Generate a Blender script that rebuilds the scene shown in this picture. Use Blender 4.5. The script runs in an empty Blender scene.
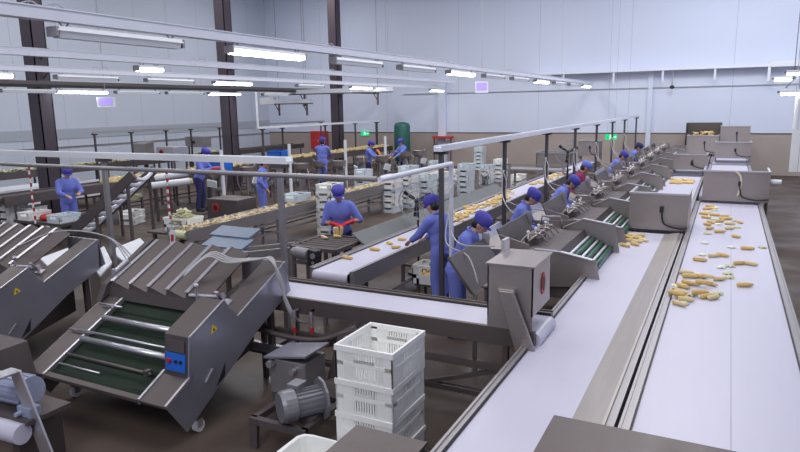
import bpy, math, random
from mathutils import Vector, Matrix, Euler
C = bpy.context.scene.collection
PI = math.pi
# ------------------------------------------------------------------ camera frame
FPX, CX, CY, HC = 640., 400., 226., 3.0
u = Vector((731-CX, -(101-CY), -FPX)); AY = u.normalized()
w = Vector((-500-CX, -(101-.017*(-500-731)-CY), -FPX))
AZ = u.cross(w).normalized()
if AZ.y < 0: AZ = -AZ
AX = AY.cross(AZ)
RM = Matrix((AX, AY, AZ))
def ray(px, py): return RM @ Vector((px-CX, -(py-CY), -FPX))
def PZ(px, py, z):
    d = ray(px, py); return d*((z-HC)/d.z) + Vector((0, 0, HC))
def PY(px, py, y):
    d = ray(px, py); return d*(y/d.y) + Vector((0, 0, HC))
def PX(px, py, x):
    d = ray(px, py); return d*(x/d.x) + Vector((0, 0, HC))
# ------------------------------------------------------------------ materials
def mat(name, col, rough=.5, metal=0., noise=0., scale=6., bump=0., bscale=60., emit=None, es=0., alpha=None, trans=0., stretch=None):
    m = bpy.data.materials.new(name); m.use_nodes = True
    nt = m.node_tree; b = nt.nodes['Principled BSDF']
    b.inputs['Base Color'].default_value = (*col, 1); b.inputs['Roughness'].default_value = rough
    b.inputs['Metallic'].default_value = metal
    if trans: b.inputs['Transmission Weight'].default_value = trans
    if alpha is not None: b.inputs['Alpha'].default_value = alpha
    tc = None
    if noise or bump:
        tc = nt.nodes.new('ShaderNodeTexCoord')
        src = tc.outputs['Object']
        if stretch:
            mp = nt.nodes.new('ShaderNodeMapping'); mp.inputs['Scale'].default_value = stretch
            nt.links.new(src, mp.inputs[0]); src = mp.outputs[0]
    if noise:
        n = nt.nodes.new('ShaderNodeTexNoise'); n.inputs['Scale'].default_value = scale; n.inputs['Detail'].default_value = 5
        nt.links.new(src, n.inputs['Vector'])
        r = nt.nodes.new('ShaderNodeMix'); r.data_type = 'RGBA'
        r.inputs[6].default_value = (*[c*(1-noise) for c in col], 1); r.inputs[7].default_value = (*[min(1, c*(1+noise)) for c in col], 1)
        nt.links.new(n.outputs['Fac'], r.inputs[0]); nt.links.new(r.outputs[2], b.inputs['Base Color'])
        if metal > .3:
            mr = nt.nodes.new('ShaderNodeMapRange'); mr.inputs[3].default_value = rough*.75; mr.inputs[4].default_value = min(1, rough*1.35)
            nt.links.new(n.outputs['Fac'], mr.inputs[0]); nt.links.new(mr.outputs[0], b.inputs['Roughness'])
    if bump:
        n2 = nt.nodes.new('ShaderNodeTexNoise'); n2.inputs['Scale'].default_value = bscale
        nt.links.new(src, n2.inputs['Vector'])
        bp = nt.nodes.new('ShaderNodeBump'); bp.inputs['Strength'].default_value = bump; bp.inputs['Distance'].default_value = .02
        nt.links.new(n2.outputs['Fac'], bp.inputs['Height']); nt.links.new(bp.outputs[0], b.inputs['Normal'])
    if emit: b.inputs['Emission Color'].default_value = (*emit, 1); b.inputs['Emission Strength'].default_value = es
    return m
M = dict(
 steel=mat('brushed_steel', (.37, .33, .32), .36, .75, .10, 9, .08, 90, stretch=(1, 1, 6)),
 steeld=mat('dark_steel', (.135, .115, .112), .46, .6, .15, 8),
 panel=mat('blue_tinted_steel', (.40, .40, .47), .34, .7, .10, 5),
 steelb=mat('polished_steel', (.58, .56, .60), .33, .8),
 frame=mat('frame_steel', (.34, .32, .33), .4, .6, .12, 10),
 iron=mat('weathered_iron', (.12, .10, .10), .55, .4, .25, 12),
 column=mat('column_paint', (.075, .058, .075), .5, .2, .15, 3),
 black=mat('black_rubber', (.02, .02, .022), .5),
 post=mat('dark_post_paint', (.09, .085, .10), .5, .3, .1, 8),
 belt=mat('white_pvc_belt', (.58, .565, .68), .38, 0, .03, 2.5, stretch=(6, .6, 1)),
 green=mat('green_rubber_roller', (.02, .11, .065), .4, 0, .2, 14),
 dgreen=mat('dark_green_belt', (.006, .020, .009), .75, 0, .4, 5),
 wplas=mat('white_plastic_crate', (.90, .90, .88), .45, 0, .05, 8),
 wplas2=mat('bluish_plastic_crate', (.68, .75, .80), .45, 0, .08, 8),
 white=mat('white_enamel', (.80, .82, .86), .4, .0, .04, 5),
 tray=mat('galvanised_trunking', (.76, .78, .86), .42, .15, .06, 6),
 tube=mat('unlit_lamp_plastic', (.78, .82, .86), .3),
 lit=mat('lit_lamp_tube', (1, 1, 1), .4, emit=(.93, .96, 1), es=14),
 blue=mat('blue_workwear', (.165, .205, .62), .8, 0, .12, 12, .25, 30),
 blued=mat('navy_workwear', (.030, .030, .115), .8, 0, .15, 12, .2, 30),
 cap=mat('blue_cap_fabric', (.075, .065, .40), .8, 0, .12, 20, .4, 60),
 maroon=mat('maroon_workwear', (.25, .02, .09), .8, 0, .12, 12),
 skin=mat('skin', (.52, .30, .22), .55, 0, .06, 20),
 hair=mat('black_hair', (.012, .010, .010), .5),
 lips=mat('lips', (.40, .14, .12), .5),
 red=mat('red_rubber_glove', (.62, .02, .03), .35),
 redp=mat('red_paint', (.50, .03, .03), .45, 0, .1, 6),
 bluep=mat('blue_plastic', (.02, .14, .62), .4),
 corn=mat('yellow_corn', (.76, .53, .20), .5, 0, .30, 30, .5, 160),
 cornp=mat('pale_corn', (.82, .66, .36), .5, 0, .22, 30, .5, 160),
 husk=mat('corn_husk', (.62, .62, .40), .6, 0, .25, 16),
 huskw=mat('pale_husk', (.80, .82, .72), .6, 0, .15, 16),
 yel=mat('yellow_sticker', (.80, .60, .03), .4),
 hose=mat('translucent_hose', (.42, .41, .42), .3, 0, .1, 30),
 wire=mat('thin_wire', (.36, .36, .40), .5),
 lav=mat('lavender_sign', (.42, .32, .86), .4, emit=(.45, .35, .95), es=.35),
 exitg=mat('exit_sign_green', (.0, .32, .11), .4, emit=(0, .55, .2), es=.9),
 exitw=mat('exit_sign_white', (.8, .9, .85), .4, emit=(.8, 1, .9), es=.8),
 gtank=mat('green_tank_paint', (.02, .12, .10), .4, 0, .1, 4),
 motor=mat('grey_motor_paint', (.25, .25, .28), .4, .4, .15, 10),
 motorb=mat('blue_grey_motor_paint', (.34, .38, .52), .4, .2, .12, 10),
 bluegrey=mat('blue_grey_panel', (.15, .20, .28), .45, .1, .1, 5),
 wain=mat('beige_wainscot', (.40, .335, .305), .6, 0, .05, 2),
 brownp=mat('brown_grey_plate', (.12, .098, .095), .45, .45, .08, 6),
 ply=mat('plastic_curtain', (.85, .86, .88), .3, 0, .04, 5),
)
def wallmat(name, col, axis, pitch):
    m = mat(name, col, .55, 0, .025, .6)
    nt = m.node_tree; b = nt.nodes['Principled BSDF']
    g = nt.nodes.new('ShaderNodeNewGeometry'); s = nt.nodes.new('ShaderNodeSeparateXYZ'); nt.links.new(g.outputs['Position'], s.inputs[0])
    a = nt.nodes.new('ShaderNodeMath'); a.operation = 'DIVIDE'; a.inputs[1].default_value = pitch; nt.links.new(s.outputs[axis], a.inputs[0])
    f = nt.nodes.new('ShaderNodeMath'); f.operation = 'FRACT'; nt.links.new(a.outputs[0], f.inputs[0])
    l = nt.nodes.new('ShaderNodeMath'); l.operation = 'LESS_THAN'; l.inputs[1].default_value = .02/pitch; nt.links.new(f.outputs[0], l.inputs[0])
    old = b.inputs['Base Color'].links[0].from_socket
    mx = nt.nodes.new('ShaderNodeMix'); mx.data_type = 'RGBA'; mx.inputs[7].default_value = (*[c*.72 for c in col], 1)
    nt.links.new(l.outputs[0], mx.inputs[0]); nt.links.new(old, mx.inputs[6]); nt.links.new(mx.outputs[2], b.inputs['Base Color'])
    return m
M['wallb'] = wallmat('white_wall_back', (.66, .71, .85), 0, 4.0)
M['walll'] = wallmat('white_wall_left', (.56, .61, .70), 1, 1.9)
def floormat():
    m = mat('wet_concrete_floor', (.100, .074, .060), .35, 0, .3, .55, .06, 14)
    nt = m.node_tree; b = nt.nodes['Principled BSDF']
    g = nt.nodes.new('ShaderNodeNewGeometry'); n = nt.nodes.new('ShaderNodeTexNoise'); n.inputs['Scale'].default_value = .8; n.inputs['Detail'].default_value = 6
    nt.links.new(g.outputs['Position'], n.inputs['Vector'])
    mr = nt.nodes.new('ShaderNodeMapRange'); mr.inputs[1].default_value = .35; mr.inputs[2].default_value = .65; mr.inputs[3].default_value = .34; mr.inputs[4].default_value = .85
    nt.links.new(n.outputs['Fac'], mr.inputs[0]); nt.links.new(mr.outputs[0], b.inputs['Roughness']); b.inputs['Specular IOR Level'].default_value = .3
    return m
M['floor'] = floormat()
# ------------------------------------------------------------------ mesh builder
class MB:
    def __init__(s): s.v = []; s.f = []; s.m = []; s.cur = 0
    def add(s, vs, fs):
        n = len(s.v); s.v += [Vector(v) for v in vs]; s.f += [tuple(i+n for i in f) for f in fs]; s.m += [s.cur]*len(fs); return s
    def box(s, x0, x1, y0, y1, z0, z1):
        v = [(x, y, z) for x in (x0, x1) for y in (y0, y1) for z in (z0, z1)]
        return s.add(v, [(0, 1, 3, 2), (4, 6, 7, 5), (0, 4, 5, 1), (2, 3, 7, 6), (0, 2, 6, 4), (1, 5, 7, 3)])
    def obox(s, c, sz, rot=(0, 0, 0)):
        R = Euler(rot).to_matrix(); c = Vector(c)
        v = [c + R @ Vector((x*sz[0]/2, y*sz[1]/2, z*sz[2]/2)) for x in (-1, 1) for y in (-1, 1) for z in (-1, 1)]
        return s.add(v, [(0, 1, 3, 2), (4, 6, 7, 5), (0, 4, 5, 1), (2, 3, 7, 6), (0, 2, 6, 4), (1, 5, 7, 3)])
    def beam(s, p, q, a, b, up=(0, 0, 1)):
        p = Vector(p); q = Vector(q); d = (q-p).normalized(); up = Vector(up)
        if abs(d.dot(up)) > .98: up = Vector((1, 0, 0))
        x = d.cross(up).normalized(); y = x.cross(d)
        v = [e + x*i*a/2 + y*j*b/2 for e in (p, q) for i, j in ((-1, -1), (1, -1), (1, 1), (-1, 1))]
        return s.add(v, [(0, 1, 2, 3), (7, 6, 5, 4), (0, 4, 5, 1), (1, 5, 6, 2), (2, 6, 7, 3), (3, 7, 4, 0)])
    def cyl(s, p, q, r0, r1=None, n=14):
        if r1 is None: r1 = r0
        p = Vector(p); q = Vector(q); d = (q-p).normalized()
        x = d.orthogonal().normalized(); y = d.cross(x)
        v = [e + (x*math.cos(2*PI*k/n) + y*math.sin(2*PI*k/n))*r for e, r in ((p, r0), (q, r1)) for k in range(n)]
        f = [(k, (k+1) % n, n+(k+1) % n, n+k) for k in range(n)] + [tuple(range(n-1, -1, -1)), tuple(range(n, 2*n))]
        return s.add(v, f)
    def tube(s, pts, r, n=8, smooth=True):
        pts = [Vector(p) for p in pts]
        if smooth and len(pts) > 2:
            o = []
            for i in range(len(pts)-1):
                a = pts[max(0, i-1)]; b = pts[i]; c = pts[i+1]; d = pts[min(len(pts)-1, i+2)]
                for k in range(5):
                    t = k/5; o.append(.5*((2*b)+(c-a)*t+(2*a-5*b+4*c-d)*t*t+(3*b-a-3*c+d)*t**3))
            o.append(pts[-1]); pts = o
        v = []; x = None
        for i, p in enumerate(pts):
            d = (pts[min(i+1, len(pts)-1)]-pts[max(0, i-1)]).normalized()
            x = d.orthogonal().normalized() if x is None else (x - d*x.dot(d)).normalized()
            y = d.cross(x); v += [p + (x*math.cos(2*PI*k/n)+y*math.sin(2*PI*k/n))*r for k in range(n)]
        L = len(pts)
        f = [(i*n+k, i*n+(k+1) % n, (i+1)*n+(k+1) % n, (i+1)*n+k) for i in range(L-1) for k in range(n)]
        f += [tuple(range(n-1, -1, -1)), tuple(range((L-1)*n, L*n))]
        return s.add(v, f)
    def prism(s, poly, axis, a, b):
        def mk(p, t): return (t, p[0], p[1]) if axis == 'x' else ((p[0], t, p[1]) if axis == 'y' else (p[0], p[1], t))
        n = len(poly); v = [mk(p, a) for p in poly]+[mk(p, b) for p in poly]
        return s.add(v, [tuple(range(n-1, -1, -1)), tuple(range(n, 2*n))]+[(k, (k+1) % n, n+(k+1) % n, n+k) for k in range(n)])
    def ell(s, c, r, n=16, m=10, R=None):
        c = Vector(c); v = []; f = []
        for i in range(1, m):
            for k in range(n):
                a = PI*i/m; b = 2*PI*k/n; p = Vector((r[0]*math.sin(a)*math.cos(b), r[1]*math.sin(a)*math.sin(b), r[2]*math.cos(a)))
                v.append(c+(R @ p if R else p))
        t = Vector((0, 0, r[2])); v += [c+(R @ t if R else t), c-(R @ t if R else t)]
        for i in range(m-2):
            for k in range(n): f.append((i*n+k, (i+1)*n+k, (i+1)*n+(k+1) % n, i*n+(k+1) % n))
        T = (m-1)*n
        for k in range(n): f += [(T, k, (k+1) % n), (T+1, (m-2)*n+(k+1) % n, (m-2)*n+k)]
        return s.add(v, f)
    def lathe(s, prof, c=(0, 0, 0), n=20, R=None):
        c = Vector(c); v = []; f = []
        for r, z in prof:
            for k in range(n):
                p = Vector((r*math.cos(2*PI*k/n), r*math.sin(2*PI*k/n), z)); v.append(c+(R @ p if R else p))
        L = len(prof)
        for i in range(L-1):
            for k in range(n): f.append((i*n+k, i*n+(k+1) % n, (i+1)*n+(k+1) % n, (i+1)*n+k))
        f += [tuple(range(n-1, -1, -1)), tuple(range((L-1)*n, L*n))]
        return s.add(v, f)
    def mesh(s, name, mats, smooth=False):
        me = bpy.data.meshes.new(name); me.from_pydata([tuple(v) for v in s.v], [], s.f)
        for m in (mats if isinstance(mats, (list, tuple)) else [mats]): me.materials.append(M[m] if isinstance(m, str) else m)
        me.polygons.foreach_set('material_index', s.m)
        if smooth: me.polygons.foreach_set('use_smooth', [True]*len(me.polygons))
        me.update(); return me
    def build(s, name, mats, parent=None, loc=(0, 0, 0), rz=0, smooth=False, bevel=0, label=None):
        o = bpy.data.objects.new(name, s.mesh(name, mats, smooth)); C.objects.link(o)
        o.location = loc; o.rotation_euler = (0, 0, rz)
        if parent: o.parent = parent
        if bevel:
            b = o.modifiers.new('bevel', 'BEVEL'); b.width = bevel; b.segments = 2; b.limit_method = 'ANGLE'
        if smooth and parent is None or smooth:
            pass
        if label: o['label'] = label
        return o
def tag(o, label, cat, group=None, kind=None):
    o['label'] = label; o['category'] = cat
    if group: o['group'] = group
    if kind: o['kind'] = kind
    return o
def thing(name, label, cat, loc=(0, 0, 0), rz=0, group=None):
    o = bpy.data.objects.new(name, None); C.objects.link(o); o.location = loc; o.rotation_euler = (0, 0, rz); o.empty_display_size = .1
    return tag(o, label, cat, group)
def dup(r, loc, rz=None, label=None, group=None, sc=None):
    def cp(o, par):
        c = o.copy(); C.objects.link(c)
        if par: c.parent = par
        for ch in kids[o]: cp(ch, c)
        return c
    kids = {}
    def walk(o):
        kids[o] = list(o.children)
        for ch in kids[o]: walk(ch)
    walk(r); c = cp(r, None); c.location = loc
    if rz is not None: c.rotation_euler = (0, 0, rz)
    if sc: c.scale = sc
    if label: c['label'] = label
    if group: c['group'] = group
    return c
def struct(mb, name, m, **k):
    o = mb.build(name, m, **k); o['kind'] = 'structure'; return o
rnd = random.Random(4)
# ================================================================== SETTING
YB, XL, XR, ZC = 30., -23.7, 5.2, 9.6
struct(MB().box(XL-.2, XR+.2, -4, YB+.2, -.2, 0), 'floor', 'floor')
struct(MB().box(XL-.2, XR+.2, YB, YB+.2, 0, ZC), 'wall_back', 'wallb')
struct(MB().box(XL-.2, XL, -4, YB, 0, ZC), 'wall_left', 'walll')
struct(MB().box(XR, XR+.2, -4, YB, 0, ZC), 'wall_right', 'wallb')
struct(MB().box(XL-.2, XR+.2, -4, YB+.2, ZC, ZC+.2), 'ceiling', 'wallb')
struct(MB().box(XL, XR, YB-.03, YB, 0, 1.66), 'trim_1', 'wain')
struct(MB().box(XL, XR, YB-.05, YB, 1.66, 1.70), 'trim_2', 'steeld')
struct(MB().box(XL, XL+.03, -4, YB, 1.60, 1.66), 'trim_3', 'frame')
struct(MB().box(XL, XL+.02, -4, YB, 1.95, 2.35), 'trim_4', mat('grey_wall_band', (.40, .44, .50), .5))
lg = MB(); lg.box(-8.2, 1.25, YB-.55, YB, 4.30, 4.40)
for px in (564, 614, 663, 715):
    x = PY(px, 75, YB-.4).x; lg.box(x-.04, x+.04, YB-.5, YB-.42, 3.85, 4.3)
struct(lg, 'trim_5', 'tray')
lg = MB(); lg.box(1.25, 5.2, YB-.6, YB, 4.28, 4.50); lg.box(1.2, 1.3, YB-.6, YB-.5, 3.75, 4.3)
struct(lg, 'trim_6', 'white')
struct(MB().box(-15, 3, YB-.06, YB-.02, 3.60, 3.63), 'trim_7', 'wire')
for k, (px, x) in enumerate(((442, 0), (649, 0))):
    p = PY(px, 110, YB-.2)
    struct(MB().box(p.x-(.2 if k == 0 else .10), p.x+(.2 if k == 0 else .10), YB-(.25 if k == 0 else .12), YB, 0, 4.3), 'wall_pilaster' if 0 else 'trim_%d' % (8+k), 'wallb')
# ------------------------------------------------------------------ columns
ord5 = ['nearest', 'middle', 'farthest']
for k, (y, lab) in enumerate(((11.3, 'dark steel column nearest the camera, at the far left beside the worker in blue'),
                     (18.65, 'dark steel column in the middle of the row, behind the trolleys of the cutting line'),
                     (26.1, 'dark steel column farthest back, beside the red cabinet on the wall'))):
    t = thing('steel_column', lab, 'column', (-16.6, y, 0), 0, 'dark steel columns in a row')
    b = MB(); b.box(-.22, .22, -.20, -.17, 0, ZC); b.box(-.22, .22, .17, .20, 0, ZC); b.box(-.012, .012, -.17, .17, 0, ZC)
    b.box(.20, .22, -.2, .2, 0, ZC)
    b.build('column_shaft', 'column', t)
    MB().box(-.35, .35, -.33, .33, 0, .03).build('base_plate', 'column', t)
    b = MB()
    for z in (3.72, 4.1, 4.6): b.box(.22, .55, -.04, .04, z, z+.06); b.beam((.22, 0, z-.2), (.5, 0, z), .03, .03)
    b.build('bracket', 'column', t)
# ------------------------------------------------------------------ lighting trunks
def trunk(x, z, y0, y1, lab):
    t = thing('lighting_trunk', lab, 'cable trunking', (x, y0, z), 0, 'lighting trunks hung from the ceiling')
    L = y1-y0
    b = MB(); b.box(-.065, .065, 0, L, 0, .10); b.box(-.075, .075, 0, L, .10, .112); b.build('channel', 'tray', t)
    y = 2.2
    while y < L:
        MB().cyl((0, y, .11), (0, y, ZC-z-.01), .0035, n=5).build('suspension_wire', 'wire', t); y += 6.6
    y = 2.1
    while y < L:
        MB().tube([(.0, y, .11), (.03, y+.1, .145), (-.02, y+.22, .125), (.02, y+.35, .15), (0, y+.45, .11)], .007, 5).build('cable_loop', 'wire', t); y += 4.5
    return t
ZT = 3.80
TR = {'A': -5.45, 'B': -8.97, 'C': -12.3, 'D': -16.0}
trunk(TR['A'], ZT, 1.5, 29.3, 'bright galvanised lighting trunk running nearest overhead from upper left to the back wall')
trunk(TR['B'], ZT, 2.5, 22, 'second lighting trunk from the camera, with small triangular hangers')
trunk(TR['C'], ZT, 3, 29, 'third lighting trunk from the camera, in front of the dark columns')
td = thing('cable_tray', 'long dark underside cable tray farthest left, carried on the column brackets', 'cable tray', (TR['D'], 6, 3.72))
MB().box(-.1, .1, 0, 23, 0, .09).build('tray_channel', 'steeld', td)
MB().box(-.12, .12, 0, 23, -.07, 0).build('tray_underside', 'black', td)
def lamp(x, y, L, on, lab, grp, z=ZT, drop=.11):
    t = thing('tube_lamp', lab, 'lamp', (x, y, z-drop), 0, grp)
    b = MB(); b.prism([(-.06, .07), (.06, .07), (.075, .03), (-.075, .03)], 'y', 0, L); b.build('housing', 'white', t)
    b = MB(); b.prism([(-.065, .03), (.065, .03), (.045, -.03), (-.045, -.03)], 'y', .03, L-.03)
    b.build('diffuser', 'lit' if on else 'tube', t, label=('glowing white diffuser' if on else 'unlit clear diffuser'))
    for yy in (.12, L-.12): MB().beam((0, yy, .06), (0, yy-.05, drop), .012, .012).beam((0, yy, .06), (0, yy+.05, drop), .012, .012).build('hanger', 'wire', t)
    for yy in (0, L): MB().box(-.07, .07, yy-.015, yy+.015, -.02, .065).build('end_cap', 'frame', t)
seqA = [(3.9, 0), (6.2, 1), (8.5, 0), (10.75, 0), (13.05, 1), (15.3, 0), (17.6, 0), (20.0, 1), (22.4, 0), (24.7, 0), (27.2, 1)]
onw = ['first', 'second', 'third', 'fourth', 'fifth', 'sixth', 'seventh', 'eighth', 'ninth', 'tenth', 'eleventh']
for i, (y, on) in enumerate(seqA):
    lamp(TR['A'], y, 1.5, on, '%s tube lamp under the nearest overhead trunk, %s from the camera' % ('lit' if on else 'unlit', onw[i]), 'tube lamps on the nearest trunk')
p = PX(136, 64, TR['B']); lamp(TR['B'], p.y, .55, 1, 'lit short tube lamp on the second trunk, between the first two dark columns', 'tube lamps on the second trunk')
for i, (a, b_, on) in enumerate(((0, 12, 1), (55, 115, 0), (145, 190, 0), (213, 250, 1), (296, 330, 0), (350, 372, 1), (430, 443, 1))):
    ya = PX(a, 72, TR['C']).y if a else PX(12, 75, TR['C']).y-1.5; lamp(TR['C'], ya, 1.5, on, '%s tube lamp under the third overhead trunk, %s from the left edge' % ('lit' if on else 'unlit', onw[i]), 'tube lamps on the third trunk')
for i, (a, on) in enumerate(((0, 0), (55, 1), (115, 0), (166, 0), (208, 1), (262, 0))):
    ya = PX(a, 86, TR['D']).y; lamp(TR['D'], ya, 1.6, on, '%s tube lamp under the dark cable tray, %s from the left edge' % ('lit' if on else 'unlit', onw[i]), 'tube lamps on the cable tray', 3.72, .19)
# cross trays near the back
for (x0, x1, py, nm, lab) in ((262, 392, 95, 0, 'long white cable tray crossing between the overhead trunks near the back'),
                        (262, 312, 104, 1, 'short white cable tray below the long crossing tray')):
    a = PY(x0, py, 22); c = PY(x1, py+1, 22)
    t = thing('cable_tray', lab, 'cable tray', (a.x, 22, a.z)); L = c.x-a.x
    MB().box(0, L, -.08, .08, 0, .16).build('tray_channel', 'tray', t)
    MB().box(0, L, -.1, .1, -.04, 0).build('tray_underside', 'iron', t)
    b = MB()
    for q in (.35, .9): b.beam((L*q, 0, -.04), (L*q, 0, -.5), .06, .06); b.beam((L*q, 0, -.35), (L*q-.2, 0, -.04), .03, .03); b.cyl((L*q, 0, .1), (L*q, 0, ZC-a.z), .008, n=5)
    b.build('hanger_bracket', 'steeld', t)
    MB().box(0, .7, -.13, .13, -.03, .26).build('junction_box', 'white', t)
# hanging lavender signs
for (px0, px1, py0, py1, X, lab) in ((97, 115, 97, 107, TR['D']+.3, 'small lavender sign hanging under the cable tray at left'), (475, 488, 81, 93, -9.4, 'small square lavender sign hanging below the nearest trunk, near the pilaster')):
    a = PX(px0, py0, X); c = PX(px1, py1, X); mid = (a+c)/2; wd = (px1-px0)/FPX*(-.4477*mid.x+.875*mid.y); hh = a.z-c.z
    t = thing('hanging_sign', lab, 'sign', (mid.x, mid.y, mid.z), math.radians(24))
    MB().box(-wd/2, wd/2, -.03, .03, -hh/2, hh/2).build('sign_case', 'white', t)
    MB().box(-wd/2*.8, wd/2*.8, -.036, -.029, -hh/2*.6, hh/2*.8).build('sign_face', 'lav', t)
    MB().cyl((0, 0, hh/2), (0, 0, ZC-mid.z), .008, n=5).build('suspension_wire', 'wire', t)
# ------------------------------------------------------------------ posts racks
def rack(X, Z, ys, y0, y1, lab, group='utility racks', hang=0, z0=0, cap=True, r=.03, m='tray', pm='post'):
    t = thing('utility_rack', lab, 'rack', (X, y0, 0), 0, group); L = y1-y0
    b = MB(); b.box(-.06, .06, 0, L, Z, Z+.05); b.box(-.06, -.05, 0, L, Z+.05, Z+.08); b.box(.05, .06, 0, L, Z+.05, Z+.08); b.build('rail', m, t)
    for y in ys:
        MB().box(-r, r, y-y0-r, y-y0+r, z0, Z-.02).build('post', pm, t)
        if cap: MB().box(-.09, .09, y-y0-.06, y-y0+.06, Z-.04, Z).build('post_cap', 'black', t)
    return t
rack(-3.5, 2.39, [8.12, 10.95, 13.9, 16.8, 19.8, 22.7, 25.5, 28.9], 8.0, 29.2, 'long overhead rail on dark square posts beside the inspection belt')
p = PZ(258, 129, 2.27); q = PZ(446, 119, 2.27)
rack(p.x, 2.27, [PX(x, 122, p.x).y for x in (262, 282, 325, 355, 376, 405)]+[28.2], p.y, 28.5, 'white rail on dark posts above the middle cutting line', r=.03, m='white')
a = PX(257, 92, p.x); MB().cyl((0, 0, 0), (0, 0, a.z-2.3), .04).build('drop_pipe', 'white', None, (p.x, p.y, 2.3))
tag(bpy.data.objects['drop_pipe'], 'vertical white pipe dropping from the ceiling tray to the start of the white rail', 'pipe')
p = PZ(92, 126, 2.27)
rack(-19.5, 2.25, [PX(x, 122, -19.5).y for x in (93, 130, 165, 190, 219)]+[29], PX(92, 126, -19.5).y, 29.3, 'thin dark rail on black posts in front of the left wall', m='wire', r=.028)
# foreground cross tray
t = thing('utility_rack', 'flat white cable tray on two posts crossing above the foreground corn huskers', 'rack', (-13, 6.22, 0), 0, 'utility racks')
b = MB(); b.box(0, 8.35, -.07, .07, 2.35, 2.38); b.box(0, 8.35, -.07, -.06, 2.38, 2.43); b.box(0, 8.35, .06, .07, 2.38, 2.43); b.build('rail', 'white', t)
for x in (5.1, 8.2):
    MB().box(x-.03, x+.03, -.03, .03, 0, 2.35).build('post', 'frame', t)
    MB().box(x-.1, x+.1, -.06, .06, 2.30, 2.35).build('post_cap', 'steeld', t)
# pipe frame
t = thing('pipe_frame', 'thin grey pipe running under the cable tray, turning back and dropping to the cross conveyor', 'pipe', (-3.1, 5.66, 0))
MB().tube([(-9.5, 0, 2.28), (-.05, 0, 2.28)], .028, 10, False).build('front_pipe', 'frame', t)
MB().tube([(0, -.03, 2.28), (0, 1.85, 2.28)], .03, 10, False).build('side_pipe', 'tray', t)
MB().tube([(0, 1.85, 2.30), (0, 1.85, 0)], .03, 10, False).build('drop_pipe', 'tray', t)
# ================================================================== BELT CONVEYORS
def conveyor(name, lab, cat, X0, X1, Y0, Y1, z, fm='steel', rail=.10, legs=True, beltm='belt', group=None, h=.16, rim=.05):
    """belt conveyor running along Y"""
    t = thing(name, lab, cat, ((X0+X1)/2, Y0, 0), 0, group); W = (X1-X0)/2; L = Y1-Y0
    b = MB(); b.box(-W+.01, W-.01, 0, L, z-.012, z); b.cyl((-W+.01, 0, z-.07), (W-.01, 0, z-.07), .07, n=20); b.cyl((-W+.01, L, z-.07), (W-.01, L, z-.07), .07, n=20)
    b.box(-W+.01, W-.01, 0, L, z-.14, z-.128); b.build('belt', beltm, t)
    for s in (-1, 1):
        b = MB(); x = s*W; xo = s*(W+rim)
        b.box(min(x, xo), max(x, xo), -.02, L+.02, z-h, z+.025); b.box(min(xo, xo+s*.02), max(xo, xo+s*.02), -.02, L+.02, z-h-.03, z+.035)
        b.build('side_rail', fm, t)
        MB().box(min(x-s*.012, x), max(x-s*.012, x), 0, L, z-.01, z+.008).build('edge_seal', 'black', t)
    if legs:
        n = max(2, int(L/2.2)+1)
        for i in range(n):
            y = .25+(L-.5)*i/(n-1)
            for s in (-1, 1): MB().box(s*(W+rim/2)-.025, s*(W+rim/2)+.025, y-.025, y+.025, 0, z-h).build('leg', fm, t)
            MB().box(-W, W, y-.02, y+.02, .28, .32).build('cross_bar', fm, t)
        for s in (-1, 1): MB().box(s*(W+rim/2)-.015, s*(W+rim/2)+.015, .2, L-.2, .32, .36).build('stringer', fm, t)
    return t
rb = conveyor('belt_conveyor', 'wide white belt conveyor at right strewn with yellow corn cobs', 'conveyor', -.45, .65, 2.2, 15.1, .86, 'frame', group='wide white belt lines')
MB().box(PZ(731, 400, .86).x-.103, PZ(731, 400, .86).x-.097, .1, 12.8, .858, .8606).build('belt_seam', 'wire', rb)
conveyor('belt_conveyor', 'second section of the right white belt, starting behind the tall steel hood', 'conveyor', -.42, .62, 15.45, 23.6, .93, 'steelb', group='wide white belt lines')
conveyor('belt_conveyor', 'third section of the right white belt at the back, partly under the farthest hoods', 'conveyor', -.42, .62, 23.9, 27.5, 1.0, 'steelb', group='wide white belt lines')
mb_ = conveyor('belt_conveyor', 'wide white belt conveyor left of the right one, almost empty near the camera', 'conveyor', -1.46, -.60, 2.2, 11.2, .86, 'frame', rim=.035, group='wide white belt lines')
MB().prism([(.20, .8605), (.41, .905), (.43, .905), (.43, .8605)], 'y', 0, 8.95).build('inner_pan', mat('streaked_steel_pan', (.40, .365, .345), .4, .3, .15, 3, stretch=(8, .5, 1)), mb_)  # warm grey pan, tone streaked lengthwise by stretched noise
conveyor('belt_conveyor', 'second section of the middle white belt with a clump of corn beyond the first hood', 'conveyor', -1.40, -.58, 11.6, 19.7, .93, 'frame', rim=.035, group='wide white belt lines')
conveyor('belt_conveyor', 'third section of the middle white belt, far back between the husker row and right belt', 'conveyor', -1.36, -.58, 20.1, 27, 1.0, 'frame', rim=.035, group='wide white belt lines')
insp = conveyor('inspection_conveyor', 'narrow white inspection belt carrying corn past the workers in blue', 'conveyor', -4.86, -4.30, 6.95, 24.5, .86, 'frame')
MB().prism([(-.33, .86), (-.58, 1.05), (-.60, 1.05), (-.36, .84)], 'y', 1.5, 8.5).build('side_guard', mat('dull_grey_sheet', (.13, .14, .14), .6, 0, .2, 4), insp)
MB().cyl((-.27, -.02, .79), (.27, -.02, .79), .072, n=20).build('end_roller', 'belt', insp)
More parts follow.
